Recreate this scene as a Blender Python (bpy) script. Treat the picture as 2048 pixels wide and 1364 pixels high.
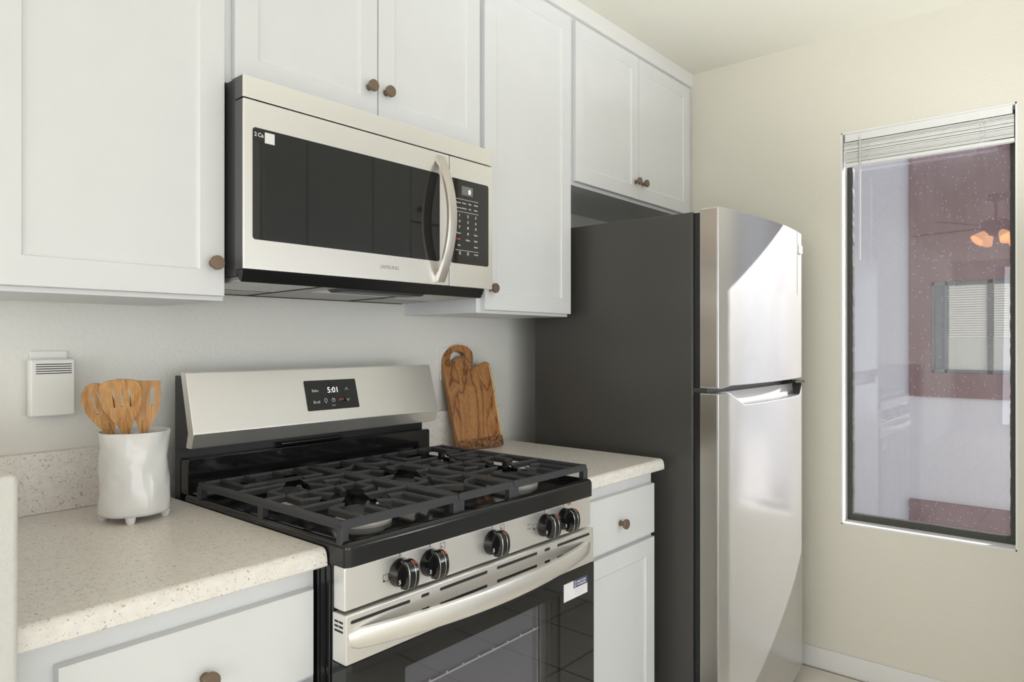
import bpy, bmesh, math, random
from mathutils import Vector, Matrix

for o in list(bpy.data.objects):
    bpy.data.objects.remove(o, do_unlink=True)
scene = bpy.context.scene
col = scene.collection
R = math.radians

# ------------------------------------------------------------------ camera, world, lights, exposure
cam_d = bpy.data.cameras.new('camera')
cam_d.sensor_width = 36.0
cam_d.lens = 1393.2 / 2048 * 36.0
cam_d.clip_start = 0.02
cam = bpy.data.objects.new('camera', cam_d)
cam.location = (-0.7305, -1.7372, 1.2873)
cam.rotation_euler = (R(90.074), 0, R(40.506 - 90))
col.objects.link(cam)
scene.camera = cam

vs = scene.view_settings
vs.view_transform = 'Standard'
vs.look = 'None'
vs.gamma = 1.0
vs.use_curve_mapping = False
vs.exposure = -0.22
scene.cycles.use_denoising = True
scene.cycles.max_bounces = 12
scene.cycles.transparent_max_bounces = 24

world = bpy.data.worlds.new('sky')
scene.world = world
world.use_nodes = True
wn = world.node_tree.nodes
bg = wn['Background']
bg.inputs['Color'].default_value = (0.80, 0.89, 1.0, 1)
bg.inputs['Strength'].default_value = 0.62


def light(name, kind, loc, direction, energy, color=(1, 1, 1), size=None, sizey=None, angle=None):
    d = bpy.data.lights.new(name, kind)
    d.energy = energy
    d.color = color
    if kind == 'AREA':
        d.shape = 'RECTANGLE'
        d.size = size
        d.size_y = sizey
    if angle is not None:
        d.angle = angle
    o = bpy.data.objects.new(name, d)
    o.location = loc
    o.rotation_euler = Vector(direction).to_track_quat('-Z', 'Y').to_euler()
    col.objects.link(o)
    return o


light('sun', 'SUN', (6, -6, 5), (-1.47, 1.0, -0.888), 13.5, (1.0, 0.97, 0.93), angle=R(0.53))
light('daylight_patio', 'AREA', (-7.05, -3.05, 1.25), (1, 0, 0.15), 150, (0.94, 0.975, 1.0), 4.9, 2.3)
light('daylight_living_room', 'AREA', (-1.7, -6.45, 1.25), (0, 1, 0.15), 122, (0.93, 0.972, 1.0), 6.4, 2.3)
up = light('added_fill_uplight', 'SPOT', (1.15, -1.86, 0.80), (0, 0, 1), 100, (0.965, 0.985, 1.0))  # added fill aimed up to bounce off the ceiling, not a known lamp
up.data.spot_size = R(108)
up.data.spot_blend = 0.5
up.data.shadow_soft_size = 0.10

# ------------------------------------------------------------------ materials


def new_mat(name):
    m = bpy.data.materials.new(name)
    m.use_nodes = True
    nt = m.node_tree
    return m, nt, nt.nodes['Principled BSDF']


def setp(p, **k):
    names = dict(color='Base Color', rough='Roughness', metal='Metallic', spec='Specular IOR Level', ior='IOR',
                 coat='Coat Weight', coatr='Coat Roughness', aniso='Anisotropic', emit='Emission Color', estr='Emission Strength',
                 sss='Subsurface Weight')
    for a, v in k.items():
        i = p.inputs[names[a]]
        if a in ('color', 'emit'):
            v = (*v, 1)
        i.default_value = v


def simple(name, color, rough=0.5, metal=0.0, **k):
    m, nt, p = new_mat(name)
    setp(p, color=color, rough=rough, metal=metal, **k)
    return m


def node(nt, t, **k):
    n = nt.nodes.new(t)
    for a, v in k.items():
        if a.startswith('in_'):
            n.inputs[a[3:].replace('_', ' ')].default_value = v
        else:
            setattr(n, a, v)
    return n


def mapping(nt, scale=(1, 1, 1), loc=(0, 0, 0), rot=(0, 0, 0)):
    tc = node(nt, 'ShaderNodeTexCoord')
    mp = node(nt, 'ShaderNodeMapping')
    mp.inputs['Scale'].default_value = scale
    mp.inputs['Location'].default_value = loc
    mp.inputs['Rotation'].default_value = rot
    nt.links.new(tc.outputs['Object'], mp.inputs['Vector'])
    return mp


def add_bump(nt, p, src, strength, dist=0.001):
    b = node(nt, 'ShaderNodeBump')
    b.inputs['Strength'].default_value = strength
    b.inputs['Distance'].default_value = dist
    nt.links.new(src, b.inputs['Height'])
    nt.links.new(b.outputs['Normal'], p.inputs['Normal'])
    return b


def ramp(nt, src, stops, interp='LINEAR'):
    r = node(nt, 'ShaderNodeValToRGB')
    r.color_ramp.interpolation = interp
    el = r.color_ramp.elements
    while len(el) < len(stops):
        el.new(0.5)
    for e, (pos, c) in zip(el, stops):
        e.position = pos
        e.color = (*c, 1)
    nt.links.new(src, r.inputs['Fac'])
    return r


def plaster(name, color, bump=0.35, scale=95, rough=0.75):
    m, nt, p = new_mat(name)
    setp(p, color=color, rough=rough, spec=0.25)
    mp = mapping(nt)
    n = node(nt, 'ShaderNodeTexNoise', in_Scale=scale, in_Detail=3.0, in_Roughness=0.55)
    nt.links.new(mp.outputs['Vector'], n.inputs['Vector'])
    r = ramp(nt, n.outputs['Fac'], [(0.38, (0, 0, 0)), (0.62, (1, 1, 1))])
    add_bump(nt, p, r.outputs['Color'], bump, 0.0016)
    return m


def steel(name, color, rough=0.3, direction='x', aniso=0.0, spread=0.04, bump=0.03):
    m, nt, p = new_mat(name)
    setp(p, color=color, rough=rough, metal=1.0, aniso=aniso)
    sc = {'x': (9, 900, 1500), 'z': (1300, 1300, 7), 'y': (900, 9, 900)}[direction]
    mp = mapping(nt, sc)
    n = node(nt, 'ShaderNodeTexNoise', in_Scale=1.0, in_Detail=2.0)
    nt.links.new(mp.outputs['Vector'], n.inputs['Vector'])
    mr = node(nt, 'ShaderNodeMapRange')
    mr.inputs['To Min'].default_value = rough - spread
    mr.inputs['To Max'].default_value = rough + spread
    nt.links.new(n.outputs['Fac'], mr.inputs['Value'])
    nt.links.new(mr.outputs['Result'], p.inputs['Roughness'])
    add_bump(nt, p, n.outputs['Fac'], bump, 0.0003)
    return m


def speckled(name):
    m, nt, p = new_mat(name)
    setp(p, rough=0.32, spec=0.4)
    mp = mapping(nt)
    base = node(nt, 'ShaderNodeTexNoise', in_Scale=60.0, in_Detail=4.0)
    nt.links.new(mp.outputs['Vector'], base.inputs['Vector'])
    rb = ramp(nt, base.outputs['Fac'], [(0.3, (0.82, 0.775, 0.725)), (0.7, (0.91, 0.875, 0.83))])
    cur = rb.outputs['Color']
    for sc, lo, hi, colr, off in ((170, 0.645, 0.70, (0.52, 0.43, 0.345), 0.0), (95, 0.54, 0.66, (0.87, 0.85, 0.825), 7.3),
                                  (260, 0.64, 0.70, (0.60, 0.54, 0.47), 3.1), (165, 0.715, 0.745, (0.27, 0.215, 0.16), 12.7)):
        mo = mapping(nt, loc=(off, off * 0.7, off * 1.3))
        v = node(nt, 'ShaderNodeTexNoise', in_Scale=float(sc), in_Detail=1.5, in_Roughness=0.6)
        nt.links.new(mo.outputs['Vector'], v.inputs['Vector'])
        c = node(nt, 'ShaderNodeMapRange')
        c.inputs['From Min'].default_value = lo
        c.inputs['From Max'].default_value = hi
        nt.links.new(v.outputs['Fac'], c.inputs['Value'])
        mx = node(nt, 'ShaderNodeMix', data_type='RGBA')
        nt.links.new(c.outputs[0], mx.inputs[0])
        nt.links.new(cur, mx.inputs[6])
        mx.inputs[7].default_value = (*colr, 1)
        cur = mx.outputs[2]
    nt.links.new(cur, p.inputs['Base Color'])
    return m


def wood(name, c1, c2, c3, scale=(14, 14, 2.0), distort=4.0, rough=0.45, rings=9.0):
    m, nt, p = new_mat(name)
    setp(p, rough=rough, spec=0.35)
    mp = mapping(nt, scale)
    n = node(nt, 'ShaderNodeTexNoise', in_Scale=rings * 0.25, in_Detail=3.0, in_Distortion=distort * 0.25)
    nt.links.new(mp.outputs['Vector'], n.inputs['Vector'])
    ml = node(nt, 'ShaderNodeMath', operation='MULTIPLY')
    ml.inputs[1].default_value = rings
    nt.links.new(n.outputs['Fac'], ml.inputs[0])
    fr = node(nt, 'ShaderNodeMath', operation='FRACT')
    nt.links.new(ml.outputs[0], fr.inputs[0])
    r = ramp(nt, fr.outputs[0], [(0.0, c3), (0.12, c1), (0.6, c2), (0.92, c1), (1.0, c3)])
    mp2 = mapping(nt, (300, 300, 8))
    n2 = node(nt, 'ShaderNodeTexNoise', in_Scale=1.0, in_Detail=2.0)
    nt.links.new(mp2.outputs['Vector'], n2.inputs['Vector'])
    r2 = ramp(nt, n2.outputs['Fac'], [(0.35, (0.75, 0.75, 0.75)), (0.65, (1.0, 1.0, 1.0))])
    mx = node(nt, 'ShaderNodeMix', data_type='RGBA', blend_type='MULTIPLY')
    mx.inputs[0].default_value = 1.0
    nt.links.new(r.outputs['Color'], mx.inputs[6])
    nt.links.new(r2.outputs['Color'], mx.inputs[7])
    nt.links.new(mx.outputs[2], p.inputs['Base Color'])
    add_bump(nt, p, n2.outputs['Fac'], 0.15, 0.0005)
    return m


def clear_glass(name, tint=(1, 1, 1), haze=0.0, haze_color=(0.6, 0.6, 0.62), dirt=False, rough=0.0):
    m = bpy.data.materials.new(name)
    m.use_nodes = True
    nt = m.node_tree
    nt.nodes.clear()
    out = node(nt, 'ShaderNodeOutputMaterial')
    tr = node(nt, 'ShaderNodeBsdfTransparent')
    tr.inputs['Color'].default_value = (*tint, 1)
    gl = node(nt, 'ShaderNodeBsdfGlossy')
    gl.inputs['Roughness'].default_value = rough
    lw = node(nt, 'ShaderNodeLayerWeight')
    lw.inputs['Blend'].default_value = 0.5
    pw = node(nt, 'ShaderNodeMath', operation='POWER')
    pw.inputs[1].default_value = 5.0
    nt.links.new(lw.outputs['Facing'], pw.inputs[0])
    fr = node(nt, 'ShaderNodeMath', operation='MULTIPLY_ADD')
    fr.inputs[1].default_value = 0.95
    fr.inputs[2].default_value = 0.045
    nt.links.new(pw.outputs[0], fr.inputs[0])
    mix = node(nt, 'ShaderNodeMixShader')
    nt.links.new(fr.outputs[0], mix.inputs[0])
    nt.links.new(tr.outputs[0], mix.inputs[1])
    nt.links.new(gl.outputs[0], mix.inputs[2])
    last = mix
    if haze > 0:
        df = node(nt, 'ShaderNodeBsdfDiffuse')
        df.inputs['Color'].default_value = (*haze_color, 1)
        mix2 = node(nt, 'ShaderNodeMixShader')
        mix2.inputs[0].default_value = haze
        nt.links.new(mix.outputs[0], mix2.inputs[1])
        nt.links.new(df.outputs[0], mix2.inputs[2])
        if dirt:
            mp = mapping(nt, (1, 3.0, 1.6))
            n = node(nt, 'ShaderNodeTexNoise', in_Scale=2.2, in_Detail=4.0, in_Roughness=0.6)
            nt.links.new(mp.outputs['Vector'], n.inputs['Vector'])
            mp2 = mapping(nt, (1, 90, 4))
            n2 = node(nt, 'ShaderNodeTexNoise', in_Scale=1.0, in_Detail=3.0)
            nt.links.new(mp2.outputs['Vector'], n2.inputs['Vector'])
            mp3 = mapping(nt, (1, 230, 75), rot=(0.35, 0, 0))
            v = node(nt, 'ShaderNodeTexVoronoi', in_Scale=1.0)
            nt.links.new(mp3.outputs['Vector'], v.inputs['Vector'])
            sep = node(nt, 'ShaderNodeSeparateColor')
            nt.links.new(v.outputs['Color'], sep.inputs['Color'])
            lt = node(nt, 'ShaderNodeMath', operation='LESS_THAN')
            lt.inputs[1].default_value = 0.20
            nt.links.new(v.outputs['Distance'], lt.inputs[0])
            gt = node(nt, 'ShaderNodeMath', operation='GREATER_THAN')
            gt.inputs[1].default_value = 0.925
            nt.links.new(sep.outputs['Red'], gt.inputs[0])
            sp = node(nt, 'ShaderNodeMath', operation='MULTIPLY')
            nt.links.new(lt.outputs[0], sp.inputs[0])
            nt.links.new(gt.outputs[0], sp.inputs[1])
            r1 = node(nt, 'ShaderNodeMapRange')
            r1.inputs['From Min'].default_value = 0.35
            r1.inputs['From Max'].default_value = 0.7
            r1.inputs['To Min'].default_value = haze * 0.55
            r1.inputs['To Max'].default_value = haze * 1.5
            nt.links.new(n.outputs['Fac'], r1.inputs['Value'])
            r2 = node(nt, 'ShaderNodeMapRange')
            r2.inputs['From Min'].default_value = 0.4
            r2.inputs['From Max'].default_value = 0.7
            r2.inputs['To Min'].default_value = 0.85
            r2.inputs['To Max'].default_value = 1.2
            nt.links.new(n2.outputs['Fac'], r2.inputs['Value'])
            mm = node(nt, 'ShaderNodeMath', operation='MULTIPLY')
            nt.links.new(r1.outputs[0], mm.inputs[0])
            nt.links.new(r2.outputs[0], mm.inputs[1])
            ad = node(nt, 'ShaderNodeMath', operation='ADD', use_clamp=True)
            m5 = node(nt, 'ShaderNodeMath', operation='MULTIPLY')
            m5.inputs[1].default_value = 0.55
            nt.links.new(sp.outputs[0], m5.inputs[0])
            nt.links.new(mm.outputs[0], ad.inputs[0])
            nt.links.new(m5.outputs[0], ad.inputs[1])
            nt.links.new(ad.outputs[0], mix2.inputs[0])
        last = mix2
    nt.links.new(last.outputs[0], out.inputs['Surface'])
    return m


def tiles(name):
    m, nt, p = new_mat(name)
    setp(p, rough=0.42, spec=0.4)
    mp = mapping(nt, (1, 1, 1), loc=(0.17, 0.06, 0))
    b = node(nt, 'ShaderNodeTexBrick', offset=0.0)
    b.inputs['Scale'].default_value = 1.0
    b.inputs['Brick Width'].default_value = 0.33
    b.inputs['Row Height'].default_value = 0.33
    b.inputs['Mortar Size'].default_value = 0.004
    b.inputs['Mortar Smooth'].default_value = 0.15
    b.inputs['Color1'].default_value = (0.80, 0.755, 0.68, 1)
    b.inputs['Color2'].default_value = (0.77, 0.73, 0.655, 1)
    b.inputs['Mortar'].default_value = (0.10, 0.085, 0.07, 1)
    nt.links.new(mp.outputs['Vector'], b.inputs['Vector'])
    n = node(nt, 'ShaderNodeTexNoise', in_Scale=9.0, in_Detail=4.0)
    nt.links.new(mp.outputs['Vector'], n.inputs['Vector'])
    r = ramp(nt, n.outputs['Fac'], [(0.3, (0.86, 0.85, 0.83)), (0.7, (1, 1, 1))])
    mx = node(nt, 'ShaderNodeMix', data_type='RGBA', blend_type='MULTIPLY')
    mx.inputs[0].default_value = 1.0
    nt.links.new(b.outputs['Color'], mx.inputs[6])
    nt.links.new(r.outputs['Color'], mx.inputs[7])
    nt.links.new(mx.outputs[2], p.inputs['Base Color'])
    return m


def noisy(name, c1, c2, scale=40, rough=0.6, bump=0.2, bd=0.002, metal=0.0, spec=0.4):
    m, nt, p = new_mat(name)
    setp(p, rough=rough, metal=metal, spec=spec)
    mp = mapping(nt)
    n = node(nt, 'ShaderNodeTexNoise', in_Scale=float(scale), in_Detail=4.0)
    nt.links.new(mp.outputs['Vector'], n.inputs['Vector'])
    r = ramp(nt, n.outputs['Fac'], [(0.3, c1), (0.7, c2)])
    nt.links.new(r.outputs['Color'], p.inputs['Base Color'])
    if bump:
        add_bump(nt, p, n.outputs['Fac'], bump, bd)
    return m


def ceramic_mat():
    m, nt, p = new_mat('white_glazed_ceramic')
    setp(p, color=(0.83, 0.83, 0.82), rough=0.12, coat=0.4, coatr=0.05)
    mp = mapping(nt)
    v = node(nt, 'ShaderNodeTexNoise', in_Scale=26.0, in_Detail=1.0)
    nt.links.new(mp.outputs['Vector'], v.inputs['Vector'])
    add_bump(nt, p, v.outputs['Fac'], 0.42, 0.010)
    return m


def filter_mat():
    m, nt, p = new_mat('aluminium_mesh_filter')
    setp(p, rough=0.35, metal=0.9)
    mp = mapping(nt, (420, 420, 1))
    v = node(nt, 'ShaderNodeTexVoronoi', in_Scale=1.0)
    nt.links.new(mp.outputs['Vector'], v.inputs['Vector'])
    r = ramp(nt, v.outputs['Distance'], [(0.15, (0.10, 0.10, 0.10)), (0.55, (0.75, 0.74, 0.72))])
    nt.links.new(r.outputs['Color'], p.inputs['Base Color'])
    add_bump(nt, p, v.outputs['Distance'], 0.6, 0.002)
    return m


M = {}
M['cabinet'] = noisy('white_cabinet_paint', (0.765, 0.775, 0.785), (0.78, 0.79, 0.80), 14, 0.34, 0.03, 0.001)
M['wall'] = plaster('cream_wall_plaster', (0.755, 0.728, 0.635), 0.22, 95)
M['wallb'] = plaster('back_wall_plaster', (0.83, 0.82, 0.775), 0.28, 95)
M['ceiling'] = plaster('cream_ceiling_plaster', (0.81, 0.79, 0.695), 0.16, 60)
M['white_plaster'] = plaster('white_partition_plaster', (0.66, 0.655, 0.62), 0.4, 80)
M['trim'] = simple('white_trim_paint', (0.82, 0.815, 0.80), 0.4)
M['counter'] = speckled('speckled_stone_counter')
M['steel'] = steel('brushed_stainless_steel', (0.91, 0.895, 0.87), 0.32, 'x')
M['steelv'] = steel('fridge_stainless_steel', (0.67, 0.667, 0.665), 0.30, 'z', spread=0.04, bump=0.05)
def two_lobe(m, r1, r2, fac):
    nt = m.node_tree
    p = nt.nodes['Principled BSDF']
    out = [n for n in nt.nodes if n.type == 'OUTPUT_MATERIAL'][0]
    q = node(nt, 'ShaderNodeBsdfPrincipled')
    setp(q, color=tuple(p.inputs['Base Color'].default_value)[:3], rough=r2, metal=1.0)
    for l in list(nt.links):
        if l.to_socket == p.inputs['Roughness']:
            nt.links.remove(l)
    p.inputs['Roughness'].default_value = r1
    for l in list(nt.links):
        if l.to_socket == p.inputs['Normal']:
            nt.links.new(l.from_socket, q.inputs['Normal'])
    mx = node(nt, 'ShaderNodeMixShader')
    mx.inputs[0].default_value = fac
    nt.links.new(p.outputs[0], mx.inputs[1])
    nt.links.new(q.outputs[0], mx.inputs[2])
    nt.links.new(mx.outputs[0], out.inputs['Surface'])


two_lobe(M['steelv'], 0.20, 0.50, 0.46)
M['steel_dark'] = steel('shaded_side_steel', (0.30, 0.30, 0.30), 0.35, 'z')
M['steel_satin'] = steel('satin_handle_steel', (0.64, 0.61, 0.57), 0.40, 'z')
for _k, _m in (('steel', 0.88), ('steel_satin', 0.9)):
    M[_k].node_tree.nodes['Principled BSDF'].inputs['Metallic'].default_value = _m
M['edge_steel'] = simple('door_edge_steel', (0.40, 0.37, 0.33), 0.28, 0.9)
M['steel_smooth'] = simple('polished_steel', (0.72, 0.71, 0.69), 0.22, 1.0)
M['fridge_side'] = noisy('charcoal_fridge_paint', (0.060, 0.057, 0.052), (0.068, 0.065, 0.060), 500, 0.34, 0.15, 0.0006)
M['black'] = simple('black_gloss_enamel', (0.010, 0.010, 0.011), 0.10, spec=0.5)
M['black_matte'] = simple('black_satin_plastic', (0.012, 0.012, 0.013), 0.38)
M['black_glass'] = simple('black_glass', (0.012, 0.012, 0.012), 0.03, spec=0.6)
M['iron'] = noisy('cast_iron', (0.035, 0.037, 0.042), (0.048, 0.05, 0.056), 300, 0.42, 0.2, 0.0005)
M['alu'] = simple('cast_aluminium', (0.70, 0.69, 0.67), 0.5, 0.5)
M['bronze'] = simple('bronze_knob_metal', (0.215, 0.155, 0.11), 0.42, 0.5)
M['dark_bronze'] = noisy('dark_bronze_window_metal', (0.042, 0.042, 0.034), (0.06, 0.06, 0.05), 120, 0.5, 0.3, 0.001)
M['grey_plastic'] = simple('grey_plastic', (0.42, 0.42, 0.42), 0.4)
M['white_plastic'] = simple('white_plastic', (0.83, 0.825, 0.80), 0.35)
M['cream_plastic'] = simple('cream_plastic', (0.85, 0.84, 0.80), 0.4)
M['slot'] = simple('dark_slot', (0.015, 0.015, 0.015), 0.6)
M['bamboo'] = wood('bamboo_wood', (0.56, 0.29, 0.105), (0.64, 0.35, 0.14), (0.46, 0.22, 0.075), (26, 26, 4), 3.0, 0.4, 5.0)
M['acacia'] = wood('acacia_wood', (0.40, 0.175, 0.06), (0.52, 0.255, 0.095), (0.17, 0.065, 0.022), (9, 9, 1.3), 2.2, 0.38, 6.0)
M['sapwood'] = wood('pale_sapwood', (0.72, 0.52, 0.27), (0.78, 0.58, 0.32), (0.6, 0.38, 0.18), (20, 20, 3), 3.0, 0.4, 4.0)
M['bark'] = noisy('rough_bark_edge', (0.035, 0.016, 0.008), (0.40, 0.19, 0.07), 120, 0.7, 1.0, 0.004)
M['bark_fine'] = noisy('braided_bark_rim', (0.05, 0.03, 0.018), (0.45, 0.33, 0.2), 260, 0.7, 1.0, 0.003)
M['ceramic'] = ceramic_mat()
M['filter'] = filter_mat()
M['hood_under'] = simple('grey_hood_underside', (0.34, 0.335, 0.32), 0.35, 0.3)
M['tile'] = tiles('beige_floor_tile')
M['window_glass'] = clear_glass('dusty_window_glass', (0.98, 0.98, 1.0), 0.055, (0.70, 0.70, 0.76), True)
M['oven_glass'] = clear_glass('dark_oven_glass', (0.86, 0.86, 0.88))
M['oven_in'] = simple('grey_oven_enamel', (0.22, 0.22, 0.235), 0.4)
M['red'] = simple('red_mark', (0.55, 0.06, 0.03), 0.4)
M['print_white'] = simple('white_print', (0.75, 0.75, 0.73), 0.5)
M['print_dark'] = simple('dark_print', (0.02, 0.02, 0.02), 0.5)
M['print_grey'] = simple('grey_print', (0.30, 0.29, 0.26), 0.5)
M['sticker'] = simple('white_sticker', (0.82, 0.82, 0.82), 0.45)
M['navy'] = simple('navy_sticker', (0.045, 0.055, 0.16), 0.45)
M['lcd'] = simple('lit_grey_display', (0.10, 0.11, 0.10), 0.2, emit=(0.75, 0.8, 0.72), estr=0.10)
M['digit'] = simple('lit_digits', (0.9, 0.9, 0.9), 0.4, emit=(1, 1, 1), estr=0.9)
M['digit_red'] = simple('red_lit_print', (0.5, 0.1, 0.06), 0.4, emit=(1, 0.2, 0.12), estr=0.10)
M['stucco'] = plaster('lavender_grey_stucco', (0.52, 0.52, 0.575), 0.6, 45, 0.9)
M['mauve'] = plaster('mauve_stucco', (0.17, 0.095, 0.105), 0.8, 45, 0.9)
M['far_frame'] = simple('slate_window_frame', (0.10, 0.11, 0.13), 0.5)
M['far_glass'] = simple('pale_curtained_pane', (0.45, 0.47, 0.46), 0.15)
M['far_slat'] = simple('pale_blind_slat', (0.62, 0.62, 0.60), 0.5)
M['concrete'] = noisy('pale_concrete', (0.42, 0.41, 0.39), (0.5, 0.49, 0.47), 8, 0.9, 0.2, 0.004)
M['slat'] = simple('white_blind_slat', (0.80, 0.795, 0.77), 0.4)
M['wand'] = simple('clear_plastic_wand', (0.62, 0.62, 0.60), 0.25)
M['lamp'] = simple('warm_lit_glass', (0.9, 0.7, 0.5), 0.3, emit=(1.0, 0.50, 0.22), estr=9.0)
M['fan_dark'] = simple('dark_bronze_fan', (0.03, 0.022, 0.018), 0.4)

# ------------------------------------------------------------------ mesh helpers


def bm_box(bm, x0, x1, y0, y1, z0, z1, bev=0.0, seg=2):
    t = bmesh.new()
    bmesh.ops.create_cube(t, size=1.0)
    for v in t.verts:
        v.co = Vector(((x0 + x1) / 2 + v.co.x * (x1 - x0), (y0 + y1) / 2 + v.co.y * (y1 - y0), (z0 + z1) / 2 + v.co.z * (z1 - z0)))
    if bev > 0:
        bmesh.ops.bevel(t, geom=list(t.edges), offset=bev, segments=seg, profile=0.5, affect='EDGES')
    merge(bm, t)


def merge(bm, t, mat=None):
    me = bpy.data.meshes.new('tmp')
    t.to_mesh(me)
    t.free()
    if mat is not None:
        me.transform(mat)
    bm.from_mesh(me)
    bpy.data.meshes.remove(me)


def bm_cyl(bm, c, axis, r0, r1, length, seg=24, bev=0.0):
    """cylinder / cone from point c along axis"""
    t = bmesh.new()
    bmesh.ops.create_cone(t, cap_ends=True, segments=seg, radius1=r0, radius2=r1, depth=length)
    if bev > 0:
        ed = [e for e in t.edges if len(e.link_faces) == 2 and any(len(f.verts) > 4 for f in e.link_faces)]
        bmesh.ops.bevel(t, geom=ed, offset=bev, segments=2, profile=0.5, affect='EDGES')
    q = Vector((0, 0, 1)).rotation_difference(Vector(axis).normalized()).to_matrix().to_4x4()
    mat = Matrix.Translation(Vector(c)) @ q @ Matrix.Translation((0, 0, length / 2))
    merge(bm, t, mat)


def bm_lathe(bm, c, prof, seg=40, axis=(0, 0, 1), sx=1.0, sy=1.0, wob=None):
    """profile [(r, h)...] around axis at c"""
    t = bmesh.new()
    rings = []
    for (r, h) in prof:
        ring = []
        for k in range(seg):
            a = 2 * math.pi * k / seg
            rr = r + (wob(a, h) if wob else 0)
            ring.append(t.verts.new((rr * math.cos(a) * sx, rr * math.sin(a) * sy, h)))
        rings.append(ring)
    for a, b in zip(rings, rings[1:]):
        for k in range(seg):
            t.faces.new((a[k], a[(k + 1) % seg], b[(k + 1) % seg], b[k]))
    if prof[0][0] > 1e-5:
        t.faces.new(list(reversed(rings[0])))
    if prof[-1][0] > 1e-5:
        t.faces.new(rings[-1])
    bmesh.ops.remove_doubles(t, verts=t.verts, dist=1e-6)
    q = Vector((0, 0, 1)).rotation_difference(Vector(axis).normalized()).to_matrix().to_4x4()
    merge(bm, t, Matrix.Translation(Vector(c)) @ q)


def bm_prism(bm, pts, off, bev=0.0):
    """closed planar loop of 3D points extruded by vector off"""
    t = bmesh.new()
    off = Vector(off)
    a = [t.verts.new(Vector(p)) for p in pts]
    b = [t.verts.new(Vector(p) + off) for p in pts]
    n = len(pts)
    f1 = t.faces.new(a)
    f2 = t.faces.new(list(reversed(b)))
    for k in range(n):
        t.faces.new((a[(k + 1) % n], a[k], b[k], b[(k + 1) % n]))
    bmesh.ops.recalc_face_normals(t, faces=t.faces)
    if bev > 0:
        bmesh.ops.bevel(t, geom=list(t.edges), offset=bev, segments=2, profile=0.5, affect='EDGES')
    merge(bm, t)


def bm_plate(bm, outer, holes, origin, u, v, off):
    """planar plate with holes: 2D loops mapped origin+u*x+v*y, extruded by off"""
    origin, u, v, off = Vector(origin), Vector(u), Vector(v), Vector(off)
    t = bmesh.new()
    edges = []
    for loop in [outer] + list(holes):
        vsl = [t.verts.new(origin + u * p[0] + v * p[1]) for p in loop]
        for k in range(len(vsl)):
            edges.append(t.edges.new((vsl[k], vsl[(k + 1) % len(vsl)])))
    bmesh.ops.triangle_fill(t, use_beauty=True, use_dissolve=False, edges=edges)
    g = bmesh.ops.extrude_face_region(t, geom=list(t.faces))
    for e in g['geom']:
        if isinstance(e, bmesh.types.BMVert):
            e.co += off
    bmesh.ops.recalc_face_normals(t, faces=t.faces)
    merge(bm, t)


def rrect(x0, x1, y0, y1, r, n=5):
    pts = []
    for cx, cy, a0 in ((x1 - r, y0 + r, -90), (x1 - r, y1 - r, 0), (x0 + r, y1 - r, 90), (x0 + r, y0 + r, 180)):
        for k in range(n + 1):
            a = R(a0 + 90 * k / n)
            pts.append((cx + r * math.cos(a), cy + r * math.sin(a)))
    return pts


def bm_tube(bm, pts, r, seg=8, closed=False):
    pts = [Vector(p) for p in pts]
    t = bmesh.new()
    rings = []
    n = len(pts)
    up = Vector((0.123, 0.456, 0.88)).normalized()
    for i, p in enumerate(pts):
        if closed:
            d = (pts[(i + 1) % n] - pts[i - 1]).normalized()
        else:
            d = (pts[min(i + 1, n - 1)] - pts[max(i - 1, 0)]).normalized()
        s = d.cross(up).normalized()
        w = s.cross(d)
        rings.append([t.verts.new(p + (s * math.cos(2 * math.pi * k / seg) + w * math.sin(2 * math.pi * k / seg)) * r) for k in range(seg)])
    for i in range(n if closed else n - 1):
        a, b = rings[i], rings[(i + 1) % n]
        for k in range(seg):
            t.faces.new((a[k], a[(k + 1) % seg], b[(k + 1) % seg], b[k]))
    if not closed:
        t.faces.new(list(reversed(rings[0])))
        t.faces.new(rings[-1])
    bmesh.ops.recalc_face_normals(t, faces=t.faces)
    merge(bm, t)


def bm_polybar(bm, pts, z0, z1, wb=0.013, wt=0.008, cut=0.0):
    """mitred bar following a 2D path with a trapezoid section; cut undercuts the last end"""
    P = [Vector((p[0], p[1], 0)) for p in pts]
    n = len(P)
    nor = []
    for i in range(n):
        ds = []
        if i > 0:
            ds.append((P[i] - P[i - 1]).normalized())
        if i < n - 1:
            ds.append((P[i + 1] - P[i]).normalized())
        ns = [Vector((-d.y, d.x, 0)) for d in ds]
        if len(ns) == 2:
            b = (ns[0] + ns[1]).normalized()
            b = b / max(0.35, b.dot(ns[0]))
        else:
            b = ns[0]
        nor.append(b)
    t = bmesh.new()
    secs = []
    for i in range(n):
        q = P[i]
        back = Vector((0, 0, 0))
        if i == n - 1 and cut:
            back = (P[i] - P[i - 1]).normalized() * cut
        zm = z1 - (z1 - z0) * 0.28
        sec = [q - back + nor[i] * (-wb / 2) + Vector((0, 0, z0)), q - back + nor[i] * (wb / 2) + Vector((0, 0, z0)),
               q - back * 0.3 + nor[i] * (wb / 2) + Vector((0, 0, zm)), q + nor[i] * (wt / 2) + Vector((0, 0, z1)),
               q + nor[i] * (-wt / 2) + Vector((0, 0, z1)), q - back * 0.3 + nor[i] * (-wb / 2) + Vector((0, 0, zm))]
        secs.append([t.verts.new(s) for s in sec])
    for a, b in zip(secs, secs[1:]):
        for k in range(6):
            t.faces.new((a[k], a[(k + 1) % 6], b[(k + 1) % 6], b[k]))
    t.faces.new(list(reversed(secs[0])))
    t.faces.new(secs[-1])
    bmesh.ops.recalc_face_normals(t, faces=t.faces)
    merge(bm, t)


def base_of(o):
    b = o.get('_b')
    return Vector(b) if b is not None else Vector((0, 0, 0))


BASES = {}


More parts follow.
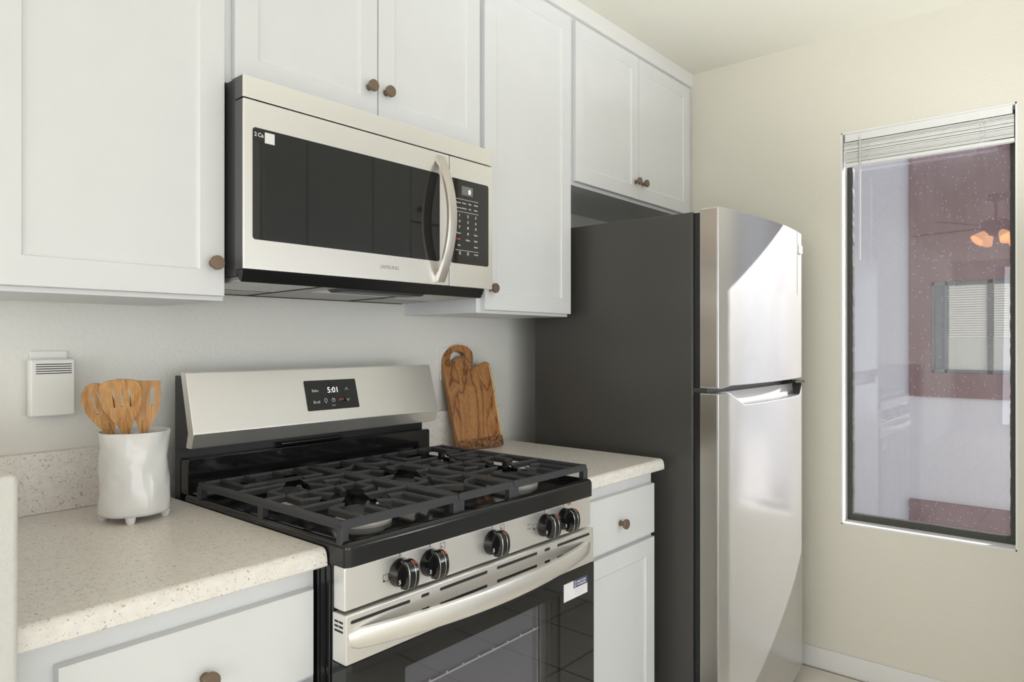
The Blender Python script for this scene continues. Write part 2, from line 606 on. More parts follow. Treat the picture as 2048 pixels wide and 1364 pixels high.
def obj(name, bm, mat, parent=None, smooth=True, angle=32, base=None):
    """link a bmesh in world coordinates as one object under its thing"""
    b = BASES.get(parent.name, Vector((0, 0, 0))) if parent else Vector(base or (0, 0, 0))
    me = bpy.data.meshes.new(name)
    bm.to_mesh(me)
    bm.free()
    me.transform(Matrix.Translation(-b))
    me.materials.append(mat)
    if smooth:
        for p in me.polygons:
            p.use_smooth = True
        me.set_sharp_from_angle(angle=R(angle))
    o = bpy.data.objects.new(name, me)
    col.objects.link(o)
    if smooth:
        wm = o.modifiers.new('even_normals', 'WEIGHTED_NORMAL')
        wm.keep_sharp = True
        wm.weight = 100
    if parent:
        o.parent = parent
        BASES[o.name] = b
    else:
        o.location = b
        BASES[o.name] = b
    return o


def thing(name, label, cat, loc, group=None):
    o = bpy.data.objects.new(name, None)
    o.empty_display_size = 0.05
    col.objects.link(o)
    o.location = loc
    BASES[o.name] = Vector(loc)
    return tag(o, label, cat, group)


def tag(o, label, cat, group=None):
    o['label'] = label
    o['category'] = cat
    if group:
        o['group'] = group
    return o


def struct(name, bm, mat, parent=None, smooth=False):
    o = obj(name, bm, mat, parent, smooth)
    if not parent:
        o['kind'] = 'structure'
    return o


def box(name, x0, x1, y0, y1, z0, z1, mat, parent=None, bev=0.002, seg=2):
    bm = bmesh.new()
    bm_box(bm, x0, x1, y0, y1, z0, z1, bev, seg)
    return obj(name, bm, mat, parent)


def text(name, s, size, mat, origin, parent, u=(1, 0, 0), v=(0, 0, 1), depth=0.0003, align='LEFT', bold=0.02):
    cu = bpy.data.curves.new('txt', 'FONT')
    cu.body = s
    cu.size = size
    cu.extrude = depth
    cu.offset = size * bold
    cu.align_x = align
    cu.resolution_u = 3
    to = bpy.data.objects.new('txt', cu)
    col.objects.link(to)
    bpy.context.view_layer.update()
    me = bpy.data.meshes.new_from_object(to.evaluated_get(bpy.context.evaluated_depsgraph_get()))
    bpy.data.objects.remove(to, do_unlink=True)
    bpy.data.curves.remove(cu)
    u, v = Vector(u), Vector(v)
    n = u.cross(v)
    mat4 = Matrix(((u.x, v.x, n.x, origin[0]), (u.y, v.y, n.y, origin[1]), (u.z, v.z, n.z, origin[2]), (0, 0, 0, 1)))
    me.transform(mat4)
    bm = bmesh.new()
    bm.from_mesh(me)
    bpy.data.meshes.remove(me)
    return obj(name, bm, mat, parent, smooth=False)


# ------------------------------------------------------------------ room shell
XR = 2.1615          # face of the right wall
ZC = 2.4814          # ceiling
WY0, WY1, WZ0, WZ1 = -0.9517, -1.5061, 0.5819, 2.0957   # window opening

bm = bmesh.new(); bm_box(bm, -7.2, XR + 0.15, -6.6, 0.12, -0.1, 0.0)
struct('floor', bm, M['tile'])
bm = bmesh.new(); bm_box(bm, -7.2, XR + 0.15, -6.6, 0.12, ZC, ZC + 0.1)
struct('ceiling', bm, M['ceiling'])
bm = bmesh.new(); bm_box(bm, -7.2, XR + 0.15, 0.0, 0.12, 0.0, ZC)
struct('wall_back', bm, M['wallb'])
bm = bmesh.new()
bm_plate(bm, [(-6.6, 0), (0.0, 0), (0.0, ZC), (-6.6, ZC)], [[(WY1, WZ0), (WY0, WZ0), (WY0, WZ1), (WY1, WZ1)]],
         (XR, 0, 0), (0, 1, 0), (0, 0, 1), (0.088, 0, 0))
struct('wall_right', bm, M['wall'])
# far side of the room: walls with wide openings to daylight
bm = bmesh.new()
bm_plate(bm, [(-6.6, 0), (0.0, 0), (0.0, ZC), (-6.6, ZC)], [[(-5.6, 0.05), (-0.5, 0.05), (-0.5, 2.4), (-5.6, 2.4)]],
         (-7.2, 0, 0), (0, 1, 0), (0, 0, 1), (0.1, 0, 0))
struct('wall_left', bm, M['wall'])
bm = bmesh.new()
bm_plate(bm, [(-7.2, 0), (XR, 0), (XR, ZC), (-7.2, ZC)], [[(-5.0, 0.1), (1.6, 0.1), (1.6, 2.42), (-5.0, 2.42)]],
         (0, -6.6, 0), (1, 0, 0), (0, 0, 1), (0, 0.1, 0))
struct('wall_front', bm, M['wall'])
bm = bmesh.new(); bm_box(bm, XR - 0.012, XR, -6.5, -0.001, 0.0, 0.078, 0.003)
struct('baseboard_right', bm, M['trim'], smooth=True)
bm = bmesh.new(); bm_box(bm, -0.60, -0.472, -0.72, 0.0, 0.0, 1.124, 0.008, 3)
struct('wall_partition', bm, M['white_plaster'], smooth=True)
bm = bmesh.new()
bm_box(bm, -0.75, XR, -0.331, -0.0, 2.4215, ZC, 0.0015)
struct('trim_1', bm, M['trim'], smooth=True)

# window in the right wall
win = bpy.data.objects.new('window_1', None)
col.objects.link(win)
win.location = (XR, (WY0 + WY1) / 2, WZ0)
win['kind'] = 'structure'
BASES[win.name] = Vector(win.location)
FX = XR + 0.066     # face of the metal frame
bm = bmesh.new()
bm_box(bm, XR - 0.001, FX + 0.02, WY0 - 0.004, WY0 + 0.002, WZ0 - 0.002, WZ1 + 0.002)
bm_box(bm, XR - 0.001, FX + 0.02, WY1 - 0.002, WY1 + 0.004, WZ0 - 0.002, WZ1 + 0.002)
bm_box(bm, XR - 0.001, FX + 0.02, WY1, WY0, WZ1 - 0.004, WZ1 + 0.002)
obj('jamb', bm, M['trim'], win, smooth=False)
bm = bmesh.new()
bm_box(bm, XR - 0.001, FX + 0.02, WY1, WY0, WZ0 - 0.002, WZ0 + 0.004)
obj('sill', bm, M['trim'], win, smooth=False)
bm = bmesh.new()
fo = [(WY1 + 0.002, WZ0 + 0.003), (WY0 - 0.002, WZ0 + 0.003), (WY0 - 0.002, WZ1 - 0.003), (WY1 + 0.002, WZ1 - 0.003)]
fi = []
rnd = random.Random(4)
iy0, iy1, iz0, iz1 = WY1 + 0.024, WY0 - 0.024, WZ0 + 0.030, WZ1 - 0.026
for (a, b) in (((iy0, iz0), (iy1, iz0)), ((iy1, iz0), (iy1, iz1)), ((iy1, iz1), (iy0, iz1)), ((iy0, iz1), (iy0, iz0))):
    nn = 90 if abs(a[1] - b[1]) > 0.5 else 16
    for k in range(nn):
        f = k / nn
        j = rnd.uniform(-0.0009, 0.0012) if k else 0
        if a[0] == b[0]:
            fi.append((a[0] + j, a[1] + (b[1] - a[1]) * f))
        else:
            fi.append((a[0] + (b[0] - a[0]) * f, a[1] + j))
bm_plate(bm, fo, [fi], (FX, 0, 0), (0, 1, 0), (0, 0, 1), (0.028, 0, 0))
obj('window_frame', bm, M['dark_bronze'], win, smooth=False)
bm = bmesh.new()
bm_box(bm, FX + 0.012, FX + 0.016, WY1 + 0.012, WY0 - 0.012, WZ0 + 0.012, WZ1 - 0.012)
obj('window_pane', bm, M['window_glass'], win, smooth=False)

# ------------------------------------------------------------------ outside the window
bm = bmesh.new(); bm_box(bm, XR + 0.16, 14, -16, 12, -0.9, -0.8)
tag(obj('courtyard_ground', bm, M['concrete'], smooth=False), 'pale concrete ground outside below the kitchen window', 'ground')['kind'] = 'structure'
BX = XR + 3.0
nb = thing('building', 'lavender grey stucco building with a mauve panel seen through the window', 'building', (BX, 0, -0.8))
bm = bmesh.new()
bm_plate(bm, [(-2.35, -0.8), (4.0, -0.8), (4.0, 4.2), (-2.35, 4.2)], [[(-2.05, 1.06), (-0.75, 1.06), (-0.75, 1.727), (-2.05, 1.727)]],
         (BX + 0.03, 0, 0), (0, 1, 0), (0, 0, 1), (0.3, 0, 0))
obj('wall', bm, M['stucco'], nb, smooth=False)
bm = bmesh.new()
bm_plate(bm, [(-2.3, 0.884), (-0.61, 0.884), (-0.61, 3.0), (-2.3, 3.0)], [[(-2.05, 1.06), (-0.753, 1.06), (-0.753, 1.727), (-2.05, 1.727)]],
         (BX - 0.005, 0, 0), (0, 1, 0), (0, 0, 1), (0.035, 0, 0))
obj('accent_panel', bm, M['mauve'], nb, smooth=False)
bm = bmesh.new(); bm_box(bm, BX - 0.02, BX + 0.035, -2.3, -0.61, -0.8, 0.117, 0.012)
obj('lower_panel', bm, M['mauve'], nb, smooth=False)
bm = bmesh.new()
bm_box(bm, BX + 0.02, BX + 0.07, -2.05, -0.753, 1.06, 1.085)
bm_box(bm, BX + 0.02, BX + 0.07, -2.05, -0.753, 1.70, 1.727)
for ya, yb in ((-0.772, -0.753), (-0.856, -0.836), (-1.128, -1.096), (-1.56, -1.53), (-2.05, -2.03)):
    bm_box(bm, BX + 0.02, BX + 0.07, ya, yb, 1.06, 1.727)
fw = obj('window_frame', bm, M['far_frame'], nb, smooth=False)
for ya, yb, mt in ((-0.836, -0.772, M['far_frame']), (-1.096, -0.856, M['far_glass']), (-1.53, -1.128, M['far_glass']), (-2.03, -1.56, M['far_glass'])):
    bm = bmesh.new(); bm_box(bm, BX + 0.05, BX + 0.06, ya, yb, 1.085, 1.70)
    obj('window_pane', bm, mt, fw, smooth=False)
for ya, yb in ((-1.09, -0.862), (-1.525, -1.133)):
    bm = bmesh.new()
    for k in range(22):
        z = 1.69 - k * 0.017
        bm_box(bm, BX + 0.040, BX + 0.045, ya, yb, z - 0.012, z)
    obj('window_blind', bm, M['far_slat'], fw, smooth=False)

# ------------------------------------------------------------------ cabinets


def panel_door(name, x0, x1, z0, z1, yb, parent, th=0.018, stile=0.052, tr=0.009, dep=0.0055, flat=False):
    """front at yb - th; routed frame around a recessed flat panel"""
    yf = yb - th
    e = 0.0022
    bm = bmesh.new()
    loops = [(0, yb), (0, yf + e), (e * 0.3, yf + e * 0.3), (e, yf)]
    if not flat:
        loops += [(stile, yf), (stile + tr * 0.25, yf + dep * 0.55), (stile + tr, yf + dep)]
    prev = None
    for ins, y in loops:
        ring = [bm.verts.new((x0 + ins, y, z0 + ins)), bm.verts.new((x1 - ins, y, z0 + ins)),
                bm.verts.new((x1 - ins, y, z1 - ins)), bm.verts.new((x0 + ins, y, z1 - ins))]
        if prev:
            for k in range(4):
                bm.faces.new((prev[k], prev[(k + 1) % 4], ring[(k + 1) % 4], ring[k]))
        else:
            bm.faces.new(list(reversed(ring)))
        prev = ring
    bm.faces.new(prev)
    bmesh.ops.recalc_face_normals(bm, faces=bm.faces)
    return obj(name, bm, M['cabinet'], parent, angle=25)


def knob(x, z, yf, parent):
    bm = bmesh.new()
    bm_lathe(bm, (x, yf, z), [(0.0, -0.001), (0.0085, -0.001), (0.0075, 0.002), (0.0065, 0.006), (0.0068, 0.012), (0.0085, 0.0155), (0.0135, 0.0165),
                              (0.0145, 0.0180), (0.0145, 0.0235), (0.0135, 0.0250), (0.0, 0.0252)], 28, (0, -1, 0))
    o = obj('knob', bm, M['bronze'], parent)
    o['label'] = 'round bronze knob'
    return o


YC = -0.3202
UD = 0.0175
UZ, UZD, UT, FZ = 1.3732, 1.3826, 2.4033, 1.836


def wall_cabinet(label, x0, x1, z0, doors, knobs, zd):
    t = thing('wall_cabinet', label, 'cabinet', ((x0 + x1) / 2, 0, z0))
    box('cabinet_body', x0, x1, YC, -0.0005, z0, 2.4212, M['cabinet'], t, 0.001)
    for (a, b), (kx, kz) in zip(doors, knobs):
        d = panel_door('door', a, b, zd, UT, YC - 0.0005, t, UD)
        knob(kx, kz, YC - 0.0005 - UD, d)
    return t


wall_cabinet('white wall cabinet at far left above the utensil crock, one door with bronze knob', -0.47, -0.0095, UZ, [(-0.425, -0.0149)], [(-0.041, 1.449)], UZD)
wall_cabinet('white two-door wall cabinet directly above the microwave', -0.009, 0.7645, FZ, [(0.008, 0.3855), (0.3885, 0.762)],
             [(0.357, 1.922), (0.411, 1.922)], 1.845)
wall_cabinet('tall white one-door wall cabinet between microwave and refrigerator', 0.765, 1.2222, UZ, [(0.784, 1.2196)], [(0.808, 1.447)], UZD)
wall_cabinet('white two-door wall cabinet above the refrigerator', 1.2227, 2.1610, FZ - 0.002, [(1.249, 1.6745), (1.677, 2.109)],
             [(1.648, 1.912), (1.702, 1.912)], 1.846)

CT = 0.923
YB = -0.645


def base_cabinet(label, x0, x1, a, b, kx):
    t = thing('base_cabinet', label, 'cabinet', ((x0 + x1) / 2, -0.3, 0))
    bm = bmesh.new()
    bm_box(bm, x0, x1, YB, -0.003, 0.10, 0.8885, 0.001)
    obj('cabinet_body', bm, M['cabinet'], t)
    box('toe_kick', x0 + 0.002, x1 - 0.002, YB + 0.07, -0.02, 0.0, 0.099, M['cabinet'], t, 0.001)
    d = panel_door('drawer', a, b, 0.695, 0.8475, YB - 0.0005, t, 0.0185, flat=True)
    knob(kx, 0.7625, YB - 0.019, d)
    d = panel_door('door', a, b, 0.125, 0.682, YB - 0.0005, t, 0.0185)
    return t


base_cabinet('white base cabinet left of the stove under the crock counter', -0.4705, -0.005, -0.414, -0.0165, -0.214)
base_cabinet('narrow white base cabinet between stove and refrigerator', 0.762, 1.2222, 0.779, 1.2105, 1.008)


def countertop(label, x0, x1, s0, s1):
    t = thing('countertop', label, 'countertop', ((x0 + x1) / 2, -0.34, 0.889))
    # rounded front nosing profile
    yf, r = -0.6865, 0.014
    prof = [(-0.0005, 0.889), (yf + 0.003, 0.889), (yf, 0.892)]
    for k in range(0, 7):
        a = R(180 - 90 * k / 6)
        prof.append((yf + r + r * math.cos(a), CT - r + r * math.sin(a)))
    prof.append((-0.0005, CT))
    bm = bmesh.new()
    bm_prism(bm, [(x0, y, z) for y, z in prof], (x1 - x0, 0, 0))
    ed = [e for e in bm.edges if len(e.link_faces) == 2 and any(abs(f.normal.x) > 0.9 for f in e.link_faces) and all(v.co.z > 0.90 for v in e.verts) and all(v.co.y < -0.66 or v.co.z > 0.92 for v in e.verts)]
    bmesh.ops.bevel(bm, geom=ed, offset=0.004, segments=2, profile=0.5, affect='EDGES')
    obj('counter_slab', bm, M['counter'], t, angle=40)
    k = box('backsplash', s0, s1, -0.0213, -0.0005, CT + 0.0003, 1.052, M['counter'], None, 0.0015)
    tag(k, label.replace('countertop carrying', 'backsplash strip on the wall behind'), 'backsplash')
    return t


countertop('left speckled beige countertop carrying the white crock', -0.4715, -0.0035, -0.4715, -0.0035)
countertop('right speckled beige countertop carrying the cutting board', 0.7605, 1.2309, 0.7605, 1.2309)

# ------------------------------------------------------------------ microwave
mx0, mx1, mf, mz0, mz1, mzs, mxs = -0.0079, 0.7478, -0.4009, 1.4371, 1.834, 1.787, 0.5769
mw = thing('microwave', 'stainless steel over-the-range microwave with bowed handle above the stove', 'microwave', (0.37, 0, 1.40))
bm = bmesh.new()
bm_box(bm, mx0 + 0.002, mx1 - 0.002, -0.366, -0.001, 1.424, mz1 - 0.001, 0.002)
obj('microwave_body', bm, simple('dark_grey_case', (0.035, 0.036, 0.038), 0.35), mw)


def front_slab(name, pts, y0, y1, mat, parent, bev=0.0015):
    """plate in the xz plane between y0 (front) and y1"""
    bm = bmesh.new()
    bm_prism(bm, [(x, y0, z) for x, z in pts], (0, y1 - y0, 0), bev)
    return obj(name, bm, mat, parent)


M['case'] = simple('steel_side_dark_reflection', (0.075, 0.075, 0.078), 0.35)  # steel sides; the dark reflection they show is put into this grey
tt = box('top_trim', mx0, mx1, mf, mf + 0.006, mzs + 0.0012, mz1, M['steel'], mw, 0.002)
box('trim_side', mx0 + 0.0003, mx1 - 0.0003, mf + 0.0055, -0.3665, mzs + 0.0015, mz1 - 0.0003, M['case'], tt, 0.0005)
dr = box('microwave_door', mx0, mxs - 0.001, mf, mf + 0.006, mz0, mzs - 0.0012, M['steel'], mw, 0.002)
box('door_side', mx0 + 0.0003, mxs - 0.0013, mf + 0.0055, -0.3665, mz0 + 0.0003, mzs - 0.0015, M['case'], dr, 0.0005)
w_ = front_slab('door_window', rrect(0.012, 0.5405, 1.499, 1.7305, 0.007), mf - 0.0006, mf + 0.004, M['black_glass'], dr, 0.0003)
w_['label'] = 'black glass window'
cp = box('control_panel', mxs + 0.001, mx1, mf, -0.3665, mz0, mzs - 0.0012, M['steel'], mw, 0.002)
front_slab('key_panel', rrect(0.5815, 0.7305, 1.500, 1.7295, 0.007), mf - 0.0006, mf + 0.004, M['black_glass'], cp, 0.0003)['label'] = 'black touch key panel'
front_slab('display', rrect(0.6225, 0.6655, 1.688, 1.7125, 0.001, 2), mf - 0.0010, mf, M['lcd'], cp, 0.0)
text('display_digit', '0', 0.018, M['digit'], (0.648, mf - 0.0013, 1.6925), cp)
text('display_digit', ':', 0.013, M['print_grey'], (0.634, mf - 0.0013, 1.695), cp)
yk = mf - 0.0009
for i, z in enumerate((1.6755, 1.6415, 1.5365)):
    bm = bmesh.new(); bm_box(bm, 0.598, 0.688, yk - 0.0003, yk + 0.0003, z - 0.0005, z + 0.0005)
    obj('key_rule', bm, M['print_white'], cp, smooth=False)
keys = [(0.601, 1.664, 'Popcorn', .0052), (0.625, 1.664, 'Potato', .0052), (0.649, 1.664, 'Pizza', .0052), (0.671, 1.664, 'Reheat', .0052),
        (0.602, 1.650, 'Auto Cook', .0046), (0.625, 1.650, 'Defrost', .0050), (0.649, 1.650, 'Melt', .0052), (0.671, 1.650, 'Soften', .0052),
        (0.611, 1.628, '1', .010), (0.644, 1.628, '2', .010), (0.675, 1.628, '3', .010),
        (0.611, 1.612, '4', .010), (0.644, 1.612, '5', .010), (0.675, 1.612, '6', .010),
        (0.611, 1.596, '7', .010), (0.644, 1.596, '8', .010), (0.675, 1.596, '9', .010),
        (0.603, 1.581, 'Power', .0060), (0.644, 1.580, '0', .010), (0.670, 1.581, 'Timer', .0060),
        (0.637, 1.564, '+30sec', .0058), (0.671, 1.564, 'Hold', .0062), (0.606, 1.548, 'Vent', .0058), (0.671, 1.548, 'Sound', .0056),
        (0.671, 1.527, 'CLOCK', .0048)]
for kx, kz, s, sz in keys:
    text('key_print', s, sz, M['print_white'], (kx, yk, kz), cp)
text('key_print', 'STOP', .0066, M['digit_red'], (0.602, yk, 1.564), cp)['label'] = 'red key lettering'
for kx in (0.612, 0.643):
    bm = bmesh.new()
    bm_plate(bm, rrect(kx, kx + 0.007, 1.525, 1.533, 0.002, 3), [rrect(kx + 0.0012, kx + 0.0058, 1.5265, 1.5315, 0.001, 3)], (0, yk, 0), (1, 0, 0), (0, 0, 1), (0, 0.0003, 0))
    obj('key_symbol', bm, M['print_white'], cp, smooth=False)
text('brand_lettering', 'SAMSUNG', 0.0128, M['print_grey'], (0.343, mf - 0.0002, 1.4655), dr, bold=0.0)['label'] = 'grey SAMSUNG lettering'
# label at the window corner: dark strip with pale symbols, and a white square
front_slab('label_strip', rrect(0.0135, 0.0385, 1.704, 1.7275, 0.001, 2), mf - 0.0010, mf, M['black_matte'], dr, 0)
for k, s in enumerate(('2', 'C', 'a')):
    text('label_symbol', s, 0.0115, M['print_white'], (0.0150 + k * 0.0080, mf - 0.0013, 1.7125), dr)
front_slab('label_square', [(0.039, 1.702), (0.0615, 1.702), (0.0615, 1.7245), (0.039, 1.7245)], mf - 0.0011, mf, M['sticker'], dr, 0)['label'] = 'white square sticker'
# bowed handle
bm = bmesh.new()
hx0, hx1 = 0.524, 0.5525
N = 22
prev = None
for k in range(N + 1):
    f = k / N
    z = 1.4445 + (1.7755 - 1.4445) * f
    s = math.sin(math.pi * f)
    out = mf - 0.010 - 0.046 * s ** 0.9
    thick = 0.011
    inn = min(mf - 0.0002, out + thick) if 0.07 < f < 0.93 else mf - 0.0002
    e = 0.003
    ring = [(hx0, inn), (hx0, out + e), (hx0 + e, out), (hx1 - e, out), (hx1, out + e), (hx1, inn)]
    ring = [bm.verts.new((x, y, z)) for x, y in ring]
    if prev:
        for q in range(6):
            bm.faces.new((prev[q], prev[(q + 1) % 6], ring[(q + 1) % 6], ring[q]))
    else:
        bm.faces.new(ring)
    prev = ring
bm.faces.new(prev)
bmesh.ops.recalc_face_normals(bm, faces=bm.faces)
obj('handle', bm, M['steel_satin'], dr, angle=50)['label'] = 'bowed stainless handle'
# underside
bm = bmesh.new()
bm_prism(bm, [(mx0 + 0.010, -0.374, 1.4142), (mx0 + 0.010, -0.02, 1.4085), (mx0 + 0.010, -0.02, 1.4235), (mx0 + 0.010, -0.374, 1.4235)], (mx1 - mx0 - 0.024, 0, 0), 0.0008)
und = obj('hood_underside', bm, M['hood_under'], mw)
bm = bmesh.new()
bm_prism(bm, [(mx0 + 0.002, -0.397, 1.4368), (mx0 + 0.010, -0.3745, 1.4125), (mx0 + 0.010, -0.366, 1.4125), (mx0 + 0.002, -0.366, 1.4368)], (0.724, 0, 0), 0.0008)
bm_prism(bm, [(0.258, -0.3755, 1.4130), (0.270, -0.3755, 1.4065), (0.500, -0.3755, 1.4060), (0.512, -0.3755, 1.4130)], (0, 0.070, 0), 0.0008)
obj('black_front_lip', bm, M['black_matte'], und)
slope = (1.4142 - 1.4085) / (-0.374 + 0.02)


def under_quad(name, x0, x1, y0, y1, mat, lift=0.0016, th=0.003):
    bm = bmesh.new()
    z = lambda y: 1.4085 + (y + 0.02) * slope
    a = [(x0, y0, z(y0) - lift), (x1, y0, z(y0) - lift), (x1, y1, z(y1) - lift), (x0, y1, z(y1) - lift)]
    bm_prism(bm, a, (0, 0, th))
    return obj(name, bm, mat, und, smooth=False)


for fa, fb in ((0.004, 0.188), (0.530, 0.706)):
    under_quad('filter_frame', fa - 0.004, fb + 0.004, -0.3715, -0.172, M['grey_plastic'], 0.0010)
    under_quad('grease_filter', fa, fb, -0.3675, -0.176, M['filter'])['label'] = 'silver mesh grease filter'
under_quad('lamp_cover', 0.262, 0.500, -0.300, -0.235, M['white_plastic'])
under_quad('dark_seam', 0.002, 0.190, -0.172, -0.166, M['slot'])
under_quad('dark_seam', 0.530, 0.708, -0.172, -0.166, M['slot'])
under_quad('dark_seam', 0.200, 0.206, -0.366, -0.030, M['slot'])
under_quad('dark_seam', 0.518, 0.524, -0.366, -0.030, M['slot'])
under_quad('dark_seam', 0.004, 0.728, -0.030, -0.023, M['slot'])

# ------------------------------------------------------------------ stove
RX0, RX1 = -0.001, 0.7575
RF = -0.7316
stove = thing('gas_stove', 'freestanding stainless steel gas stove with black cooktop and iron grates', 'stove', (0.378, -0.40, 0))
bm = bmesh.new()
bm_box(bm, RX0 + 0.001, RX1 - 0.001, -0.700, -0.069, 0.03, 0.894, 0.002)
for xx in (RX0, RX1):
    for yy in (-0.655, -0.672, -0.689):
        bm_box(bm, xx - 0.0012, xx + 0.0012, yy - 0.003, yy + 0.003, 0.05, 0.89, 0.001)
obj('stove_body', bm, M['black'], stove)
for xx in (0.05, 0.70):
    for yy in (-0.64, -0.12):
        bm = bmesh.new(); bm_cyl(bm, (xx, yy, 0.0), (0, 0, 1), 0.02, 0.02, 0.0305, 16)
        obj('foot', bm, M['black_matte'], stove)
box('control_panel', RX0, RX1, RF, -0.6985, 0.8174, 0.8945, M['steel'], stove, 0.004)
cpan = bpy.data.objects['control_panel.001']
# cooktop tray
bm = bmesh.new()
t = bmesh.new()
bmesh.ops.create_cube(t, size=1.0)
for v in t.verts:
    v.co = Vector((0.37825 + v.co.x * 0.7605, (-0.7395 - 0.118) / 2 + v.co.y * (0.7395 - 0.118), 0.9165 + v.co.z * 0.043))
top = [f for f in t.faces if f.normal.z > 0.9]
bmesh.ops.inset_region(t, faces=top, thickness=0.020)
for f in top:
    for v in f.verts:
        v.co.z -= 0.0
r2 = bmesh.ops.inset_region(t, faces=top, thickness=0.010)
for f in top:
    for v in f.verts:
        v.co.z -= 0.014
ed = [e for e in t.edges if e.calc_length() > 0.03 and (abs(e.verts[0].co.z - 0.938) < 1e-3 or abs(e.verts[1].co.z - 0.938) < 1e-3) and not (e.verts[0].co.z < 0.93 and e.verts[1].co.z < 0.93)]
outer = [e for e in t.edges if all(abs(v.co.x - 0.37825) > 0.379 or v.co.y < -0.739 or v.co.y > -0.1185 for v in e.verts) and max(v.co.z for v in e.verts) > 0.93]
bmesh.ops.bevel(t, geom=outer, offset=0.012, segments=4, profile=0.5, affect='EDGES')
merge(bm, t)
ck = obj('cooktop', bm, M['black'], stove, angle=45)
ck['label'] = 'black enamel cooktop'
# rear guard
bm = bmesh.new()
bm_prism(bm, [(RX0, -0.100, 1.2169), (RX0, -0.127, 1.2169), (RX0, -0.1672, 1.077), (RX0, -0.1542, 1.0427), (RX0, -0.1280, 1.0427), (RX0, -0.1385, 1.077)], (RX1 - RX0, 0, 0), 0.0025)
bgd = obj('backguard', bm, M['steel'], stove)
bgd['label'] = 'slanted stainless backguard'
bm = bmesh.new()
bm_prism(bm, [(RX0 + 0.002, -0.069, 0.895), (RX0 + 0.002, -0.069, 1.208), (RX0 + 0.002, -0.100, 1.208), (RX0 + 0.002, -0.1375, 1.077), (RX0 + 0.002, -0.127, 1.044), (RX0 + 0.002, -0.095, 1.040), (RX0 + 0.002, -0.095, 0.895)], (RX1 - RX0 - 0.004, 0, 0), 0.001)
obj('rear_housing', bm, M['black_matte'], stove)
bm = bmesh.new()
bm_prism(bm, [(x, -0.1315, z) for x, z in rrect(RX0 + 0.004, RX1 - 0.004, 0.930, 1.0165, 0.008)], (0, 0.036, 0), 0.0015)
obj('rear_riser', bm, M['black'], stove)
box('vent_bar', 0.25, 0.44, -0.118, -0.100, 1.019, 1.027, M['black'], stove, 0.002)
# display on the slanted face
fdir = Vector((0, -0.127 + 0.1672, 1.2169 - 1.077)).normalized()   # up along face
fn = Vector((1, 0, 0)).cross(fdir)
fo_ = Vector((0, -0.1672, 1.077))


def on_face(x, h, d=0.0):
    return Vector((x, 0, 0)) + fo_ + fdir * h + fn * d


bm = bmesh.new()
h0 = (1.1065 - 1.077) / fdir.z
h1 = (1.1845 - 1.077) / fdir.z
bm_prism(bm, [on_face(x, h, 0.0008) for x, h in rrect(0.3015, 0.4655, h0, h1, 0.003, 3)], -fn * 0.003)
dsp = obj('stove_display', bm, M['black_glass'], bgd)
dsp['label'] = 'black clock and touch display'


def face_text(s, x, h, size, mat):
    p = on_face(x, h, 0.0012)
    return text('display_print', s, size, mat, p, bgd, (1, 0, 0), tuple(fdir), 0.0002, bold=0.0)


face_text('5:01', 0.3690, h0 + 0.046, 0.0215, M['digit'])
face_text('Bake', 0.3215, h0 + 0.050, 0.0105, M['print_white'])
face_text('Broil', 0.3215, h0 + 0.019, 0.0105, M['print_white'])
face_text('OFF', 0.4010, h0 + 0.022, 0.0095, M['digit_red'])
face_text('Timer', 0.3765, h0 + 0.0095, 0.0050, M['print_white'])


def face_line(pts, w=0.0006):
    bm = bmesh.new()
    bm_tube(bm, [on_face(x, h, 0.0012) for x, h in pts], w, 6)
    obj('display_symbol', bm, M['print_white'], bgd, smooth=False)


def circ(cx, ch, r, a0=0, a1=360, n=14):
    return [(cx + r * math.cos(R(a0 + (a1 - a0) * k / n)), ch + r * math.sin(R(a0 + (a1 - a0) * k / n))) for k in range(n + 1)]


face_line(circ(0.3840, h0 + 0.025, 0.0050))
face_line([(0.3840, h0 + 0.030), (0.3840, h0 + 0.025), (0.3865, h0 + 0.025)])
face_line(circ(0.3600, h0 + 0.0265, 0.0042, -60, 240) + [(0.3585, h0 + 0.019), (0.3612, h0 + 0.019), (0.3618, h0 + 0.0225)])
face_line([(0.4270, h0 + 0.051), (0.4315, h0 + 0.0575), (0.4360, h0 + 0.051)], 0.0008)
face_line([(0.4270, h0 + 0.027), (0.4315, h0 + 0.0205), (0.4360, h0 + 0.027)], 0.0008)


# grates
GZ0, GZ1 = 0.9575, 0.972


def leg(bm, x, y, w=0.017):
    bm_box(bm, x - w / 2, x + w / 2, y - w / 2, y + w / 2, 0.9242, 0.9625, 0.002, 1)


